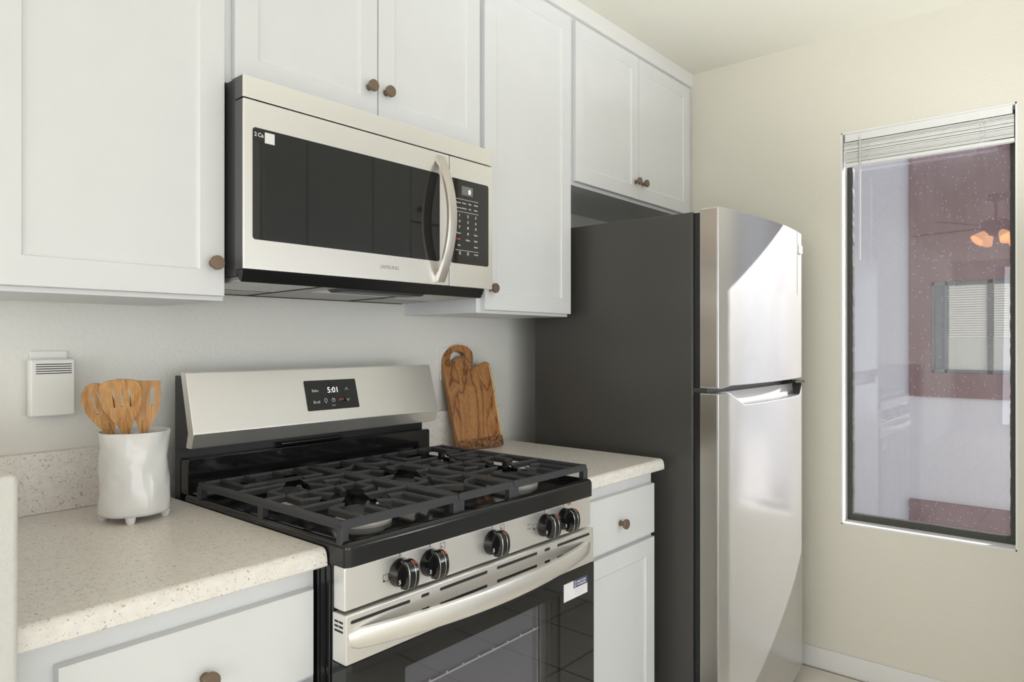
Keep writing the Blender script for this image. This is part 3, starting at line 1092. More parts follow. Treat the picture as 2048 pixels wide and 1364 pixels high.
def side_grate(x0, x1, name_label, flip):
    cx = (x0 + x1) / 2
    y0, y1, ym = -0.714, -0.190, -0.450
    bm = bmesh.new()
    mir = lambda p: (2 * cx - p[0], p[1])
    P = lambda p: (x0 + (p[0] - 0.008), p[1])
    bm_polybar(bm, [(x0, y0), (x0, y1)], GZ0, GZ1, 0.0125, 0.0085)
    bm_polybar(bm, [(x1, y0), (x1, y1)], GZ0, GZ1, 0.0125, 0.0085)
    bm_polybar(bm, [(x0 - 0.006, y0), (x1 + 0.006, y0)], GZ0, GZ1, 0.0125, 0.0085)
    bm_polybar(bm, [(x0 - 0.006, y1), (x1 + 0.006, y1)], GZ0, GZ1, 0.0125, 0.0085)
    half = [
        ([(0.052, y1), (0.049, -0.302), (0.100, -0.300)], 0.012),
        ([(0.110, y1), (0.108, -0.238)], 0.010),
        ([(0.008, -0.342), (0.126, -0.338)], 0.016),
        ([(0.008, ym), (0.112, ym)], 0.0),
        ([(0.060, ym), (0.058, -0.390), (0.094, -0.378)], 0.010),
        ([(0.060, ym), (0.058, -0.510), (0.096, -0.521)], 0.010),
        ([(0.112, ym), (0.114, -0.420), (0.134, -0.382)], 0.010),
        ([(0.112, ym), (0.114, -0.476), (0.134, -0.514)], 0.010),
        ([(0.008, -0.566), (0.122, -0.562)], 0.016),
        ([(0.055, y0), (0.057, -0.611), (0.092, -0.602)], 0.010),
        ([(0.112, y0), (0.114, -0.646), (0.136, -0.622)], 0.010),
    ]
    for pts, cut in half:
        for mirror in (False, True):
            q = [P(p) for p in pts]
            if mirror:
                q = [mir(p) for p in q]
            bm_polybar(bm, q, GZ0 + 0.001, GZ1 + 0.0005, 0.0095, 0.0052, cut)
    bm_polybar(bm, [(x0 + 0.10, ym), (x1 - 0.10, ym)], GZ0 + 0.001, GZ1 + 0.0005, 0.0095, 0.0052)
    for x in (x0, x1):
        for y in (y0, y1, ym):
            leg(bm, x, y)
    o = obj('burner_grate', bm, M['iron'], stove, angle=25)
    o['label'] = name_label
    return o


side_grate(0.008, 0.284, 'left cast iron grate', False)
side_grate(0.4735, 0.7495, 'right cast iron grate', True)
bm = bmesh.new()
gx0, gx1, gc, y0, y1 = 0.2985, 0.459, 0.3788, -0.714, -0.190
for x in (gx0, gx1):
    bm_polybar(bm, [(x, y0), (x, y1)], GZ0, GZ1, 0.013, 0.009)
for y in (y0, y1):
    bm_polybar(bm, [(gx0 - 0.006, y), (gx1 + 0.006, y)], GZ0, GZ1, 0.0125, 0.0085)
for pts, cut in (([(gx0, -0.345), (0.352, -0.352), (0.360, -0.398)], 0.010), ([(gx1, -0.345), (0.405, -0.352), (0.397, -0.398)], 0.010),
                 ([(gx0, -0.565), (0.352, -0.556), (0.360, -0.508)], 0.010), ([(gx1, -0.565), (0.405, -0.556), (0.397, -0.508)], 0.010),
                 ([(gx0, -0.450), (0.345, -0.450)], 0.014), ([(gx1, -0.450), (0.412, -0.450)], 0.014),
                 ([(gc, y0), (gc, -0.650), (0.340, -0.618), (gx0, -0.610)], 0.0), ([(gc, -0.650), (0.418, -0.618), (gx1, -0.610)], 0.0),
                 ([(gc, -0.650), (gc, -0.545)], 0.014),
                 ([(gc, y1), (gc, -0.250), (0.340, -0.285), (gx0, -0.292)], 0.0), ([(gc, -0.250), (0.418, -0.285), (gx1, -0.292)], 0.0),
                 ([(gc, -0.250), (gc, -0.358)], 0.014)):
    bm_polybar(bm, pts, GZ0 + 0.001, GZ1 + 0.0005, 0.0095, 0.0052, cut)
for x in (gx0, gx1):
    for y in (y0, y1):
        leg(bm, x, y)
obj('burner_grate', bm, M['iron'], stove, angle=25)['label'] = 'narrow centre cast iron grate'


def burner(x, y, r, lab, oval=1.0):
    bm = bmesh.new()
    bm_lathe(bm, (x, y, 0.9235), [(r * 1.18, 0.0), (r * 1.18, 0.0055), (r * 1.10, 0.0085), (r * 1.00, 0.0095), (r * 0.92, 0.016), (0, 0.016)], 36, sy=oval)
    b = obj('burner', bm, M['alu'], stove)
    b['label'] = lab
    bm = bmesh.new()
    bm_lathe(bm, (x, y, 0.9395), [(r * 0.97, 0.0), (r * 1.02, 0.002), (r * 1.02, 0.007), (r * 0.95, 0.0095), (0, 0.0105)], 36, sy=oval)
    obj('burner_cap', bm, M['black_matte'], b)
    bm = bmesh.new()
    bm_cyl(bm, (x + r * 1.08, y + 0.02, 0.9235), (0, 0, 1), 0.004, 0.003, 0.026, 10)
    obj('igniter', bm, M['white_plastic'], b)


burner(0.146, -0.590, 0.050, 'front left aluminium burner with black cap')
burner(0.146, -0.310, 0.040, 'rear left aluminium burner with black cap')
burner(0.6115, -0.590, 0.056, 'front right aluminium burner with black cap')
burner(0.6115, -0.310, 0.040, 'rear right aluminium burner with black cap')
burner(0.3788, -0.450, 0.046, 'oval centre burner with black cap', 1.7)

# control knobs
for kx, num in ((0.124, '5'), (0.2003, '3'), (0.381, '5'), (0.5645, '5'), (0.640, '3')):
    c = Vector((kx, RF, 0.857))
    bm = bmesh.new()
    bm_lathe(bm, c, [(0.0268, -0.0005), (0.0268, 0.0030), (0.0260, 0.0045), (0.0240, 0.0180), (0.0228, 0.0205), (0, 0.0208)], 40, (0, -1, 0))
    kb = obj('control_knob', bm, M['black'], stove)
    bm = bmesh.new()
    # wide vertical grip with a lens shaped side
    side = []
    for k in range(15):
        a = math.pi * k / 14
        side.append((0.0270 * math.cos(a), 0.0120 + 0.0285 * math.sin(a) ** 0.45))
    bm_prism(bm, [(c.x - 0.0100, c.y - d, c.z + h) for h, d in side], (0.0240, 0, 0), 0.0025)
    obj('grip', bm, M['black'], kb, angle=40)
    for sx_ in (-0.0102, 0.0045):
        bm = bmesh.new()
        bm_tube(bm, [(c.x + sx_, c.y - d + 0.0004, c.z + h) for h, d in side[1:-1]], 0.0007, 6)
        obj('grip_line', bm, M['steel_smooth'], kb)
    bm = bmesh.new()
    bm_prism(bm, [(c.x + 0.0085, c.y - d - 0.0003, c.z + h + 0.0003) for h, d in side[1:4]] + [(c.x + 0.0085, c.y - d + 0.0015, c.z + h - 0.0015) for h, d in reversed(side[1:4])], (0.0036, 0, 0))
    obj('red_mark', bm, M['red'], kb, smooth=False)
    text('dial_number', num, 0.0105, M['print_white'], (c.x - 0.0205, c.y - 0.0212, c.z - 0.0135), kb, depth=0.0004)
    bm = bmesh.new(); bm_box(bm, kx - 0.0006, kx + 0.0006, RF - 0.0004, RF + 0.001, 0.8855, 0.8925)
    obj('tick_mark', bm, M['print_dark'], cpan, smooth=False)
for ix, iz, dx in ((0.0905, 0.8545, 0), (0.2335, 0.8815, 1), (0.4135, 0.8815, 1), (0.5285, 0.8605, 0)):
    bm = bmesh.new()
    bm_plate(bm, [(ix - 0.0065, iz - 0.0065), (ix + 0.0065, iz - 0.0065), (ix + 0.0065, iz + 0.0065), (ix - 0.0065, iz + 0.0065)],
             [[(ix - 0.0058, iz - 0.0058), (ix + 0.0058, iz - 0.0058), (ix + 0.0058, iz + 0.0058), (ix - 0.0058, iz + 0.0058)]],
             (0, RF - 0.0004, 0), (1, 0, 0), (0, 0, 1), (0, 0.0008, 0))
    bm_cyl(bm, (ix - 0.004 + dx * 0.002, RF + 0.0004, iz - 0.0045 + dx * 0.003), (0, -1, 0), 0.0017, 0.0017, 0.0009, 10)
    obj('burner_symbol', bm, M['print_dark'], cpan, smooth=False)
text('panel_lettering', 'Simmer', 0.0062, M['print_grey'], (0.500, RF - 0.0002, 0.868), cpan)
text('panel_lettering', 'Power', 0.0062, M['print_grey'], (0.500, RF - 0.0002, 0.858), cpan)
text('panel_lettering', 'OVAL', 0.0062, M['red'], (0.655, RF - 0.0002, 0.887), cpan)

# oven door
DX0, DX1, DY = -0.0088, 0.7570, -0.7417
bm = bmesh.new()
bm_box(bm, DX0 + 0.004, DX1 - 0.001, DY, -0.7015, 0.7278, 0.8143, 0.003)
door = obj('oven_door', bm, M['steel'], stove)
door['label'] = 'oven door with stainless top rail and black glass'
slots = [(0.005, 0.140, 0.8012), (0.168, 0.188, 0.802), (0.217, 0.354, 0.802), (0.385, 0.523, 0.8025), (0.551, 0.571, 0.8025), (0.600, 0.735, 0.8025),
         (0.169, 0.189, 0.7748), (0.217, 0.354, 0.7728), (0.385, 0.523, 0.7738), (0.551, 0.572, 0.7743), (0.599, 0.623, 0.7738)]
for a, b, z in slots:
    bm = bmesh.new()
    bm_plate(bm, rrect(a - 0.0012, b + 0.0012, z - 0.0040, z + 0.0040, 0.0039, 4), [rrect(a, b, z - 0.0028, z + 0.0028, 0.0027, 4)],
             (0, DY - 0.0005, 0), (1, 0, 0), (0, 0, 1), (0, 0.002, 0))
    obj('slot_rim', bm, M['steel_smooth'], door, smooth=False)
    bm = bmesh.new()
    bm_prism(bm, [(x, DY - 0.0002, zz) for x, zz in rrect(a, b, z - 0.0028, z + 0.0028, 0.0027, 4)], (0, 0.002, 0))
    obj('vent_slot', bm, M['slot'], door, smooth=False)
for k, z in enumerate((0.8005, 0.7925, 0.7845)):
    for ya, yb in (((-0.733, -0.722), (-0.720, -0.709)) if k < 2 else ((-0.733, -0.709),)):
        bm = bmesh.new(); bm_box(bm, DX0 + 0.0036, DX0 + 0.006, ya, yb, z - 0.0018, z + 0.0018)
        obj('side_slot', bm, M['slot'], door, smooth=False)
# crescent handle
bm = bmesh.new()
N = 40
prev = None
for k in range(N + 1):
    f = k / N
    x = 0.001 + f * 0.738
    s = math.sin(math.pi * f) ** 0.75 if 0 < f < 1 else 0
    zt, zb = 0.7880, 0.7535 - 0.006 * s
    rr = max(0.0, min(1.0, min(f, 1 - f) / 0.012))
    zt -= (1 - rr) * 0.006
    zb += (1 - rr) * 0.006
    yo = DY - 0.0015 - 0.050 * s
    zm = (zt + zb) / 2
    th = 0.010
    yi = min(DY + 0.001, yo + th)
    sec = [(yi, zt), (yo + 0.002, zt), (yo, zt - 0.003), (yo - 0.0025 * s, zm), (yo + 0.001, zb + 0.003), (yo + 0.004, zb), (yi, zb)]
    ring = [bm.verts.new((x, y, z)) for y, z in sec]
    if prev:
        for q in range(7):
            bm.faces.new((prev[q], prev[(q + 1) % 7], ring[(q + 1) % 7], ring[q]))
    else:
        bm.faces.new(ring)
    prev = ring
bm.faces.new(prev)
bmesh.ops.recalc_face_normals(bm, faces=bm.faces)
obj('handle', bm, M['steel'], door, angle=40)['label'] = 'wide crescent stainless handle'
# glass part of the door
wx0, wx1, wz0, wz1 = 0.128, 0.612, 0.24, 0.681
bm = bmesh.new()
bm_plate(bm, [(DX0 + 0.004, 0.16), (DX1 - 0.001, 0.16), (DX1 - 0.001, 0.7274), (DX0 + 0.004, 0.7274)], [rrect(wx0, wx1, wz0, wz1, 0.004, 3)],
         (0, DY, 0), (1, 0, 0), (0, 0, 1), (0, 0.040, 0))
obj('door_glass', bm, M['black_glass'], door, smooth=False)['label'] = 'black glass door face'
bm = bmesh.new(); bm_box(bm, wx0 - 0.001, wx1 + 0.001, DY + 0.0002, DY + 0.004, wz0 - 0.001, wz1 + 0.001)
obj('oven_window', bm, M['oven_glass'], door, smooth=False)
box('storage_drawer', DX0 + 0.005, DX1 - 0.002, DY + 0.004, -0.7015, 0.045, 0.152, M['black'], stove, 0.003)
# grey interior that shows through the window: a shallow lit liner with wire rack lines
bm = bmesh.new(); bm_box(bm, wx0 - 0.01, wx1 + 0.01, -0.7014, -0.7004, wz0 - 0.01, wz1 + 0.01)
obj('oven_liner', bm, M['oven_in'], door, smooth=False)
for z in (0.668, 0.612):
    bm = bmesh.new()
    bm_tube(bm, [(wx0 + 0.002, -0.714, z), (wx1 - 0.05, -0.714, z)], 0.0016, 6)
    for k in range(9):
        bm_box(bm, wx0 + 0.04 + k * 0.047, wx0 + 0.0425 + k * 0.047, -0.7155, -0.7125, z, z + 0.005)
    obj('oven_rack', bm, M['white_plastic'], door, smooth=False)
for x, w in ((0.556, 0.003), (0.566, 0.002), (0.584, 0.004), (0.595, 0.016)):
    box('inner_trim', x, x + w, -0.716, -0.7018, wz0 + 0.002, wz1 - 0.002, M['steel_smooth'], door, 0)
# sticker
bm = bmesh.new()
bm_prism(bm, [(0.6265, DY - 0.0006, 0.6585), (0.7265, DY - 0.0006, 0.6585), (0.7265, DY - 0.0006, 0.7015), (0.6265, DY - 0.0006, 0.7015)], (0, 0.0008, 0))
stk = obj('sticker', bm, M['sticker'], door, smooth=False)
stk['label'] = 'white and navy sticker'
bm = bmesh.new()
bm_prism(bm, [(0.6665, DY - 0.0009, 0.6825), (0.7265, DY - 0.0009, 0.6825), (0.7265, DY - 0.0009, 0.7015), (0.6665, DY - 0.0009, 0.7015)], (0, 0.0005, 0))
obj('sticker_band', bm, M['navy'], door, smooth=False)
text('sticker_text', 'SMART SCAN', 0.0066, M['print_white'], (0.6800, DY - 0.0010, 0.6932), door)
text('sticker_text', 'TO REGISTER', 0.0066, M['print_white'], (0.6800, DY - 0.0010, 0.6860), door)
bm = bmesh.new()
bm_plate(bm, rrect(0.6700, 0.6765, 0.6850, 0.6990, 0.001, 2), [rrect(0.6712, 0.6753, 0.6866, 0.6974, 0.0005, 2)], (0, DY - 0.0012, 0), (1, 0, 0), (0, 0, 1), (0, 0.0005, 0))
obj('sticker_symbol', bm, M['print_white'], door, smooth=False)
for k in range(3):
    bm = bmesh.new(); bm_box(bm, 0.6720, 0.7180 - 0.004 * k, DY - 0.0009, DY, 0.6775 - k * 0.0055, 0.6783 - k * 0.0055)
    obj('sticker_line', bm, simple('faint_print', (0.55, 0.55, 0.58), 0.5), door, smooth=False)

# ------------------------------------------------------------------ refrigerator
F0, F1 = 1.2764, 2.0450
fr = thing('refrigerator', 'stainless top-freezer refrigerator with charcoal sides next to the window wall', 'refrigerator', (1.66, -0.42, 0))
box('fridge_body', F0, F1, -0.7598, -0.132, 0.03, 1.6908, M['fridge_side'], fr, 0.004, 3)['label'] = 'charcoal textured case'
box('door_gasket', F0 + 0.010, F1 - 0.010, -0.7845, -0.7595, 0.06, 1.688, M['black_matte'], fr, 0.002)


def front_y(x):
    u = (x - (F0 + F1) / 2) / ((F1 - F0) / 2)
    return -0.8445 - 0.0315 * (1 - abs(u) ** 2.2)


def door_solid(name, z0, ztop, xs, yb, yfun, mat, parent, zbot=None):
    """solid with a bowed front; ztop(x) and zbot(x) give its upper and lower edge"""
    bm = bmesh.new()
    cols = []
    for x in xs:
        yf = yfun(x)
        zb = zbot(x) if zbot else z0
        zt = ztop(x)
        cols.append([bm.verts.new((x, yb, zb)), bm.verts.new((x, yf, zb)), bm.verts.new((x, yf, zt)), bm.verts.new((x, yb, zt))])
    for a, b in zip(cols, cols[1:]):
        for k in range(4):
            bm.faces.new((a[k], a[(k + 1) % 4], b[(k + 1) % 4], b[k]))
    bm.faces.new(cols[0])
    bm.faces.new(list(reversed(cols[-1])))
    bmesh.ops.recalc_face_normals(bm, faces=bm.faces)
    ed = [e for e in bm.edges if len(e.link_faces) == 2 and e.calc_face_angle() > R(50)]
    bmesh.ops.bevel(bm, geom=ed, offset=0.003, segments=2, profile=0.5, affect='EDGES')
    return obj(name, bm, mat, parent, angle=28)


xs = [F0 + (F1 - F0) * k / 32 for k in range(33)]
# right corner rounds back further
rx = lambda x: front_y(x) + (0.012 * max(0.0, (x - (F1 - 0.02)) / 0.02) ** 2)
fz = door_solid('freezer_door', 1.145, lambda x: 1.6983, xs, -0.7830, rx, M['steelv'], fr,
                zbot=lambda x: 1.1445 + 0.0075 * max(0, min(1, (x - 1.305) / 0.035)))


def ztop_low(x):
    if x < 1.335:
        return 1.1300
    if x < 1.425:
        return 1.1300 - 0.0415 * (x - 1.335) / 0.09
    if x < 1.965:
        return 1.0885
    if x < 2.015:
        return 1.0885 + 0.0415 * ((x - 1.965) / 0.05) ** 1.6
    return 1.1300


xs2 = sorted(set(xs + [1.335, 1.358, 1.38, 1.40, 1.425, 1.965, 1.978, 1.99, 2.002, 2.015]))
lo = door_solid('fridge_door', 0.050, ztop_low, xs2, -0.8150, rx, M['steelv'], fr)
bm = bmesh.new()
bm_box(bm, F0, F1, -0.8148, -0.7830, 0.050, 1.1300, 0.003)
obj('door_back', bm, M['steelv'], fr)
bm = bmesh.new()
bm_box(bm, 1.345, 2.005, -0.8162, -0.8140, 1.070, 1.1285, 0.001)
obj('grip_recess', bm, M['grey_plastic'], lo)
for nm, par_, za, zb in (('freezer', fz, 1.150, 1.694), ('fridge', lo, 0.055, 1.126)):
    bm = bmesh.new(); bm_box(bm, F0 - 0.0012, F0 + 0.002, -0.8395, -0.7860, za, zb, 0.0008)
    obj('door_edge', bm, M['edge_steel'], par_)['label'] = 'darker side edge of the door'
box('hinge', 1.93, 2.03, -0.855, -0.79, 1.1335, 1.1405, M['black_matte'], fr, 0.002)
box('middle_rail', F0 + 0.006, F1 - 0.006, -0.806, -0.7595, 1.130, 1.1445, simple('dark_rail', (0.05, 0.05, 0.05), 0.3), fr, 0.002)
for (a, b, mt) in ((1.925, 1.978, M['sticker']),):
    bm = bmesh.new()
    bm_box(bm, a, b, rx(1.95) - 0.006, rx(1.95) + 0.004, 1.618, 1.648, 0.002)
    obj('badge', bm, M['white_plastic'], fz)['label'] = 'small pale badge'
for xx in (1.33, 1.99):
    for yy in (-0.72, -0.18):
        bm = bmesh.new(); bm_cyl(bm, (xx, yy, 0.0), (0, 0, 1), 0.022, 0.022, 0.0305, 16)
        obj('foot', bm, M['black_matte'], fr)
box('toe_grille', F0 + 0.01, F1 - 0.005, -0.800, -0.7605, 0.006, 0.046, M['black_matte'], fr, 0.002)

# ------------------------------------------------------------------ window blind
bl = thing('window_blind', 'white mini blind drawn up at the top of the window', 'blind', (XR, -1.23, 1.97))
box('headrail', XR + 0.004, XR + 0.032, WY1 + 0.012, WY0 - 0.012, 2.0625, 2.0915, M['slat'], bl, 0.001)
rnd = random.Random(8)
for k in range(20):
    z = 2.0570 - k * 0.0038
    dx = rnd.uniform(-0.0015, 0.0015)
    tilt = rnd.uniform(-0.0012, 0.0012)
    bm = bmesh.new()
    bm_prism(bm, [(XR + 0.004 + dx, WY1 + 0.008, z + tilt), (XR + 0.017 + dx, WY1 + 0.008, z + tilt + 0.0017), (XR + 0.030 + dx, WY1 + 0.008, z + tilt),
                  (XR + 0.030 + dx, WY1 + 0.008, z + tilt - 0.0030), (XR + 0.017 + dx, WY1 + 0.008, z + tilt - 0.0014), (XR + 0.004 + dx, WY1 + 0.008, z + tilt - 0.0030)], (0, WY0 - WY1 - 0.016, 0))
    obj('slat', bm, M['slat'], bl)
box('bottom_rail', XR + 0.003, XR + 0.031, WY1 + 0.006, WY0 - 0.006, 1.9670, 1.9795, M['slat'], bl, 0.003)
bm = bmesh.new(); bm_tube(bm, [(XR - 0.004, -1.020, 2.060), (XR - 0.005, -1.0195, 1.83), (XR - 0.004, -1.019, 1.600)], 0.0034, 6)
obj('tilt_wand', bm, M['wand'], bl)
bm = bmesh.new()
bm_tube(bm, [(XR + 0.006, -1.020, 2.066), (XR - 0.004, -1.020, 2.068), (XR - 0.004, -1.020, 2.058)], 0.0016, 6)
obj('wand_hook', bm, M['slat'], bl)
for y in (-1.052, -1.418):
    for q in range(2):
        bm = bmesh.new()
        bm_tube(bm, [(XR + 0.0025 + 0.0004 * (k % 2), y + q * 0.012 + 0.005 * math.sin(k * 1.9 + q), 2.060 - k * 0.0056) for k in range(16)], 0.0011, 5)
        obj('ladder_cord', bm, M['slat'], bl)

# ------------------------------------------------------------------ wall plates and the plug-in device


def outlet(label, x0, x1, z0, z1):
    t = thing('wall_outlet', label, 'outlet', ((x0 + x1) / 2, 0, (z0 + z1) / 2))
    bm = bmesh.new(); bm_box(bm, x0, x1, -0.0065, -0.0003, z0, z1, 0.002)
    obj('cover_plate', bm, M['white_plastic'], t)
    for zc in (z0 + 0.036, z1 - 0.036):
        bm = bmesh.new(); bm_prism(bm, [(x, -0.0078, z) for x, z in rrect((x0 + x1) / 2 - 0.017, (x0 + x1) / 2 + 0.017, zc - 0.014, zc + 0.014, 0.009)], (0, 0.002, 0))
        s = obj('socket', bm, M['white_plastic'], t)
        for dx in (-0.006, 0.006):
            bm = bmesh.new(); bm_box(bm, (x0 + x1) / 2 + dx - 0.001, (x0 + x1) / 2 + dx + 0.001, -0.0080, -0.0070, zc - 0.004, zc + 0.004)
            obj('pin_slot', bm, M['slot'], s, smooth=False)
    return t


outlet('white wall outlet plate behind the plug-in box on the left wall', -0.273, -0.203, 1.153, 1.268)
outlet('white wall outlet plate half hidden behind the cutting board', 0.919, 0.990, 1.154, 1.267)
pl = thing('plug_in_alarm', 'cream plug-in alarm box with five slots above the left counter', 'alarm', (-0.24, -0.01, 1.13))
bm = bmesh.new(); bm_box(bm, -0.2800, -0.1970, -0.0370, -0.0125, 1.130, 1.2505, 0.004, 3)
pb = obj('alarm_case', bm, M['cream_plastic'], pl)
bm = bmesh.new(); bm_box(bm, -0.262, -0.214, -0.0135, -0.0082, 1.14, 1.24, 0.001)
obj('plug_block', bm, M['cream_plastic'], pl)
for k in range(5):
    z = 1.2400 - k * 0.0048
    bm = bmesh.new(); bm_box(bm, -0.2705, -0.2040, -0.0375, -0.0360, z - 0.0009, z + 0.0009)
    obj('speaker_slot', bm, M['slot'], pb, smooth=False)

# ------------------------------------------------------------------ crock and wooden utensils
CX, CY = -0.1410, -0.2050
cr = thing('utensil_crock', 'white glazed wavy ceramic crock on small feet holding wooden utensils', 'crock', (CX, CY, CT))
rnd = random.Random(3)
ph = [rnd.uniform(0, 6.28) for _ in range(8)]


def wob(a, h):
    return 0.0011 * math.sin(5 * a + ph[0] + 40 * h) + 0.0009 * math.sin(8 * a + ph[1] - 60 * h) + 0.0007 * math.sin(3 * a + 85 * h + ph[2])


prof = [(0.0, 0.0125), (0.058, 0.0125), (0.0655, 0.0150), (0.0685, 0.021), (0.0680, 0.035), (0.0655, 0.055), (0.0642, 0.080), (0.0638, 0.105), (0.0640, 0.130), (0.0645, 0.150),
        (0.0655, 0.170), (0.0668, 0.1785), (0.0668, 0.1805), (0.0652, 0.1812), (0.0635, 0.1795), (0.0610, 0.165), (0.060, 0.10), (0.060, 0.03), (0.057, 0.0215), (0.0, 0.0210)]
bm = bmesh.new(); bm_lathe(bm, (CX, CY, CT), prof, 64, wob=wob)
obj('crock_body', bm, M['ceramic'], cr, angle=60)
for k in range(4):
    a = R(-118 + 90 * k)
    bm = bmesh.new()
    bm_lathe(bm, (CX + 0.0565 * math.cos(a), CY + 0.0565 * math.sin(a), CT), [(0.0, 0.0), (0.006, 0.0), (0.0085, 0.003), (0.0092, 0.008), (0.0105, 0.0145), (0.0, 0.0145)], 18)
    obj('foot', bm, M['ceramic'], cr)


def utensil(name, label, cat, base, tip, facing, outline, holes, th=0.006, hr=0.006, neck=0.55, curve=0.0):
    """flat headed wooden tool: handle from base up to the head, head plate near tip. outline in (s, t), t=0 at head bottom, axis up"""
    base, tip = Vector(base), Vector(tip)
    d = (tip - base).normalized()
    n = Vector(facing)
    n = (n - d * n.dot(d)).normalized()
    s = d.cross(n).normalized() * -1
    L = (tip - base).length
    hl = max(p[1] for p in outline)
    hb = tip - d * hl
    o = thing(name, label, cat, base, 'wooden utensils in the white crock')
    bm = bmesh.new()
    bm_plate(bm, outline, holes, hb - n * th / 2, s, d, n * th)
    if curve:
        for v in bm.verts:
            q = v.co - hb
            u = q.dot(s)
            v.co += n * (curve * (u / 0.03) ** 2)
    obj('head', bm, M['bamboo'], o, angle=40)
    bm = bmesh.new()
    pts = [base + d * (L - hl + 0.022) * k / 8 for k in range(9)]
    bm_tube(bm, pts, hr, 12)
    obj('handle', bm, M['bamboo'], o)
    return o


def slot2(x, t0, t1, w):
    return rrect(x - w / 2, x + w / 2, t0, t1, w / 2 * 0.98, 4)


toward = (-0.40, -0.90, 0.18)
front_head = [(-0.009, 0.0), (0.009, 0.0), (0.012, 0.012), (0.020, 0.026), (0.030, 0.044), (0.0345, 0.062), (0.0350, 0.084), (0.0335, 0.098), (0.024, 0.1035), (0.0, 0.105), (-0.024, 0.101), (-0.033, 0.096), (-0.0365, 0.082), (-0.036, 0.062), (-0.030, 0.042), (-0.019, 0.024), (-0.012, 0.010)]
utensil('wooden_spatula', 'slotted wooden turner with three slots, front middle of the crock', 'utensil', (-0.132, -0.192, 0.9445), (-0.1765, -0.2185, 1.212), toward, [(p[0] * 1.04, p[1] * 1.04) for p in front_head],
        [slot2(-0.015, 0.050, 0.088, 0.0030), slot2(0.000, 0.052, 0.088, 0.0030), slot2(0.014, 0.052, 0.089, 0.0030)], 0.007, 0.0068, curve=0.004)
left_head = [(-0.009, 0.0), (0.009, 0.0), (0.013, 0.015), (0.022, 0.035), (0.0275, 0.058), (0.0275, 0.080), (0.022, 0.097), (0.010, 0.107), (0.0, 0.109), (-0.011, 0.107), (-0.022, 0.097), (-0.0275, 0.080), (-0.0275, 0.058), (-0.021, 0.034), (-0.013, 0.015)]
utensil('wooden_spoon', 'slotted round wooden spoon leaning left in the crock', 'utensil', (-0.120, -0.172, 0.9445), (-0.2165, -0.188, 1.203), toward, left_head,
        [slot2(-0.004, 0.045, 0.090, 0.0026), slot2(0.009, 0.045, 0.090, 0.0026)], 0.007, 0.0068, curve=0.004)
right_head = [(-0.009, 0.0), (0.009, 0.0), (0.0135, 0.014), (0.022, 0.034), (0.0275, 0.052), (0.0280, 0.068), (0.0280, 0.100), (0.0265, 0.1035), (-0.0265, 0.1035), (-0.0280, 0.100), (-0.0280, 0.068), (-0.0275, 0.052), (-0.022, 0.034), (-0.0135, 0.014)]
utensil('wooden_turner', 'flat wooden turner with two long holes leaning right in the crock', 'utensil', (-0.130, -0.212, 0.9445), (-0.1255, -0.2225, 1.207), toward, right_head,
        [slot2(-0.013, 0.052, 0.090, 0.0075), slot2(0.0135, 0.052, 0.090, 0.0075)], 0.006, 0.0066)

# ------------------------------------------------------------------ cutting board leaning on the wall
E_, D_, N_ = Vector((0.973, -0.232, 0.017)).normalized(), Vector((0.048, 0.267, 0.962)).normalized(), None
D_ = (D_ - E_ * D_.dot(E_)).normalized()
N_ = E_.cross(D_)            # towards the camera side
OB = Vector((0.921, -0.100, 0.9245))
outer_b = [(0.000, 0.006), (0.004, 0.001), (0.042, 0.0005), (0.097, 0.000), (0.170, 0.001), (0.1775, 0.005), (0.1780, 0.021), (0.1775, 0.070), (0.1775, 0.123), (0.1785, 0.200), (0.179, 0.269), (0.1765, 0.292), (0.168, 0.3005), (0.158, 0.302), (0.141, 0.298),
           (0.121, 0.287), (0.108, 0.280), (0.1045, 0.287), (0.1075, 0.297), (0.112, 0.312), (0.113, 0.333), (0.1085, 0.345), (0.0985, 0.356), (0.082, 0.363), (0.062, 0.3655), (0.045, 0.3640), (0.026, 0.358),
           (0.008, 0.347), (-0.006, 0.332), (-0.013, 0.315), (-0.0145, 0.290), (-0.014, 0.260), (-0.0120, 0.200), (-0.010, 0.149), (-0.0075, 0.095), (-0.005, 0.045)]
hole_b = [(0.018, 0.308), (0.0175, 0.318), (0.022, 0.329), (0.030, 0.337), (0.042, 0.3425), (0.060, 0.344), (0.074, 0.338), (0.080, 0.328), (0.081, 0.317), (0.068, 0.322), (0.054, 0.322), (0.038, 0.316), (0.027, 0.306)]
TH = 0.020


def chaikin(loop, n=2):
    for _ in range(n):
        q = []
        for k in range(len(loop)):
            a, b = loop[k], loop[(k + 1) % len(loop)]
            q += [(a[0] * 0.78 + b[0] * 0.22, a[1] * 0.78 + b[1] * 0.22), (a[0] * 0.22 + b[0] * 0.78, a[1] * 0.22 + b[1] * 0.78)]
        loop = q
    return loop


outer_b, hole_b = chaikin(outer_b), chaikin(hole_b)
cb = thing('cutting_board', 'acacia wood cutting board with looped handle leaning on the wall beside the stove', 'cutting board', OB)
bm = bmesh.new()
bm_plate(bm, outer_b, [hole_b], OB - N_ * TH, E_, D_, N_ * TH)
bmesh.ops.remove_doubles(bm, verts=bm.verts, dist=1e-6)
ed = [e for e in bm.edges if len(e.link_faces) == 2 and e.calc_face_angle() > R(60)]
bmesh.ops.bevel(bm, geom=ed, offset=0.0010, segments=2, profile=0.5, affect='EDGES')
obj('board', bm, M['acacia'], cb, angle=35)
bm = bmesh.new()
bm_plate(bm, [(0.0000, 0.0005), (0.097, -0.0003), (0.172, 0.0005), (0.1785, 0.006), (0.1785, 0.0375), (0.12, 0.0365), (0.06, 0.0345), (-0.004, 0.033)], [], OB - N_ * 0.002, E_, D_, N_ * 0.0032)
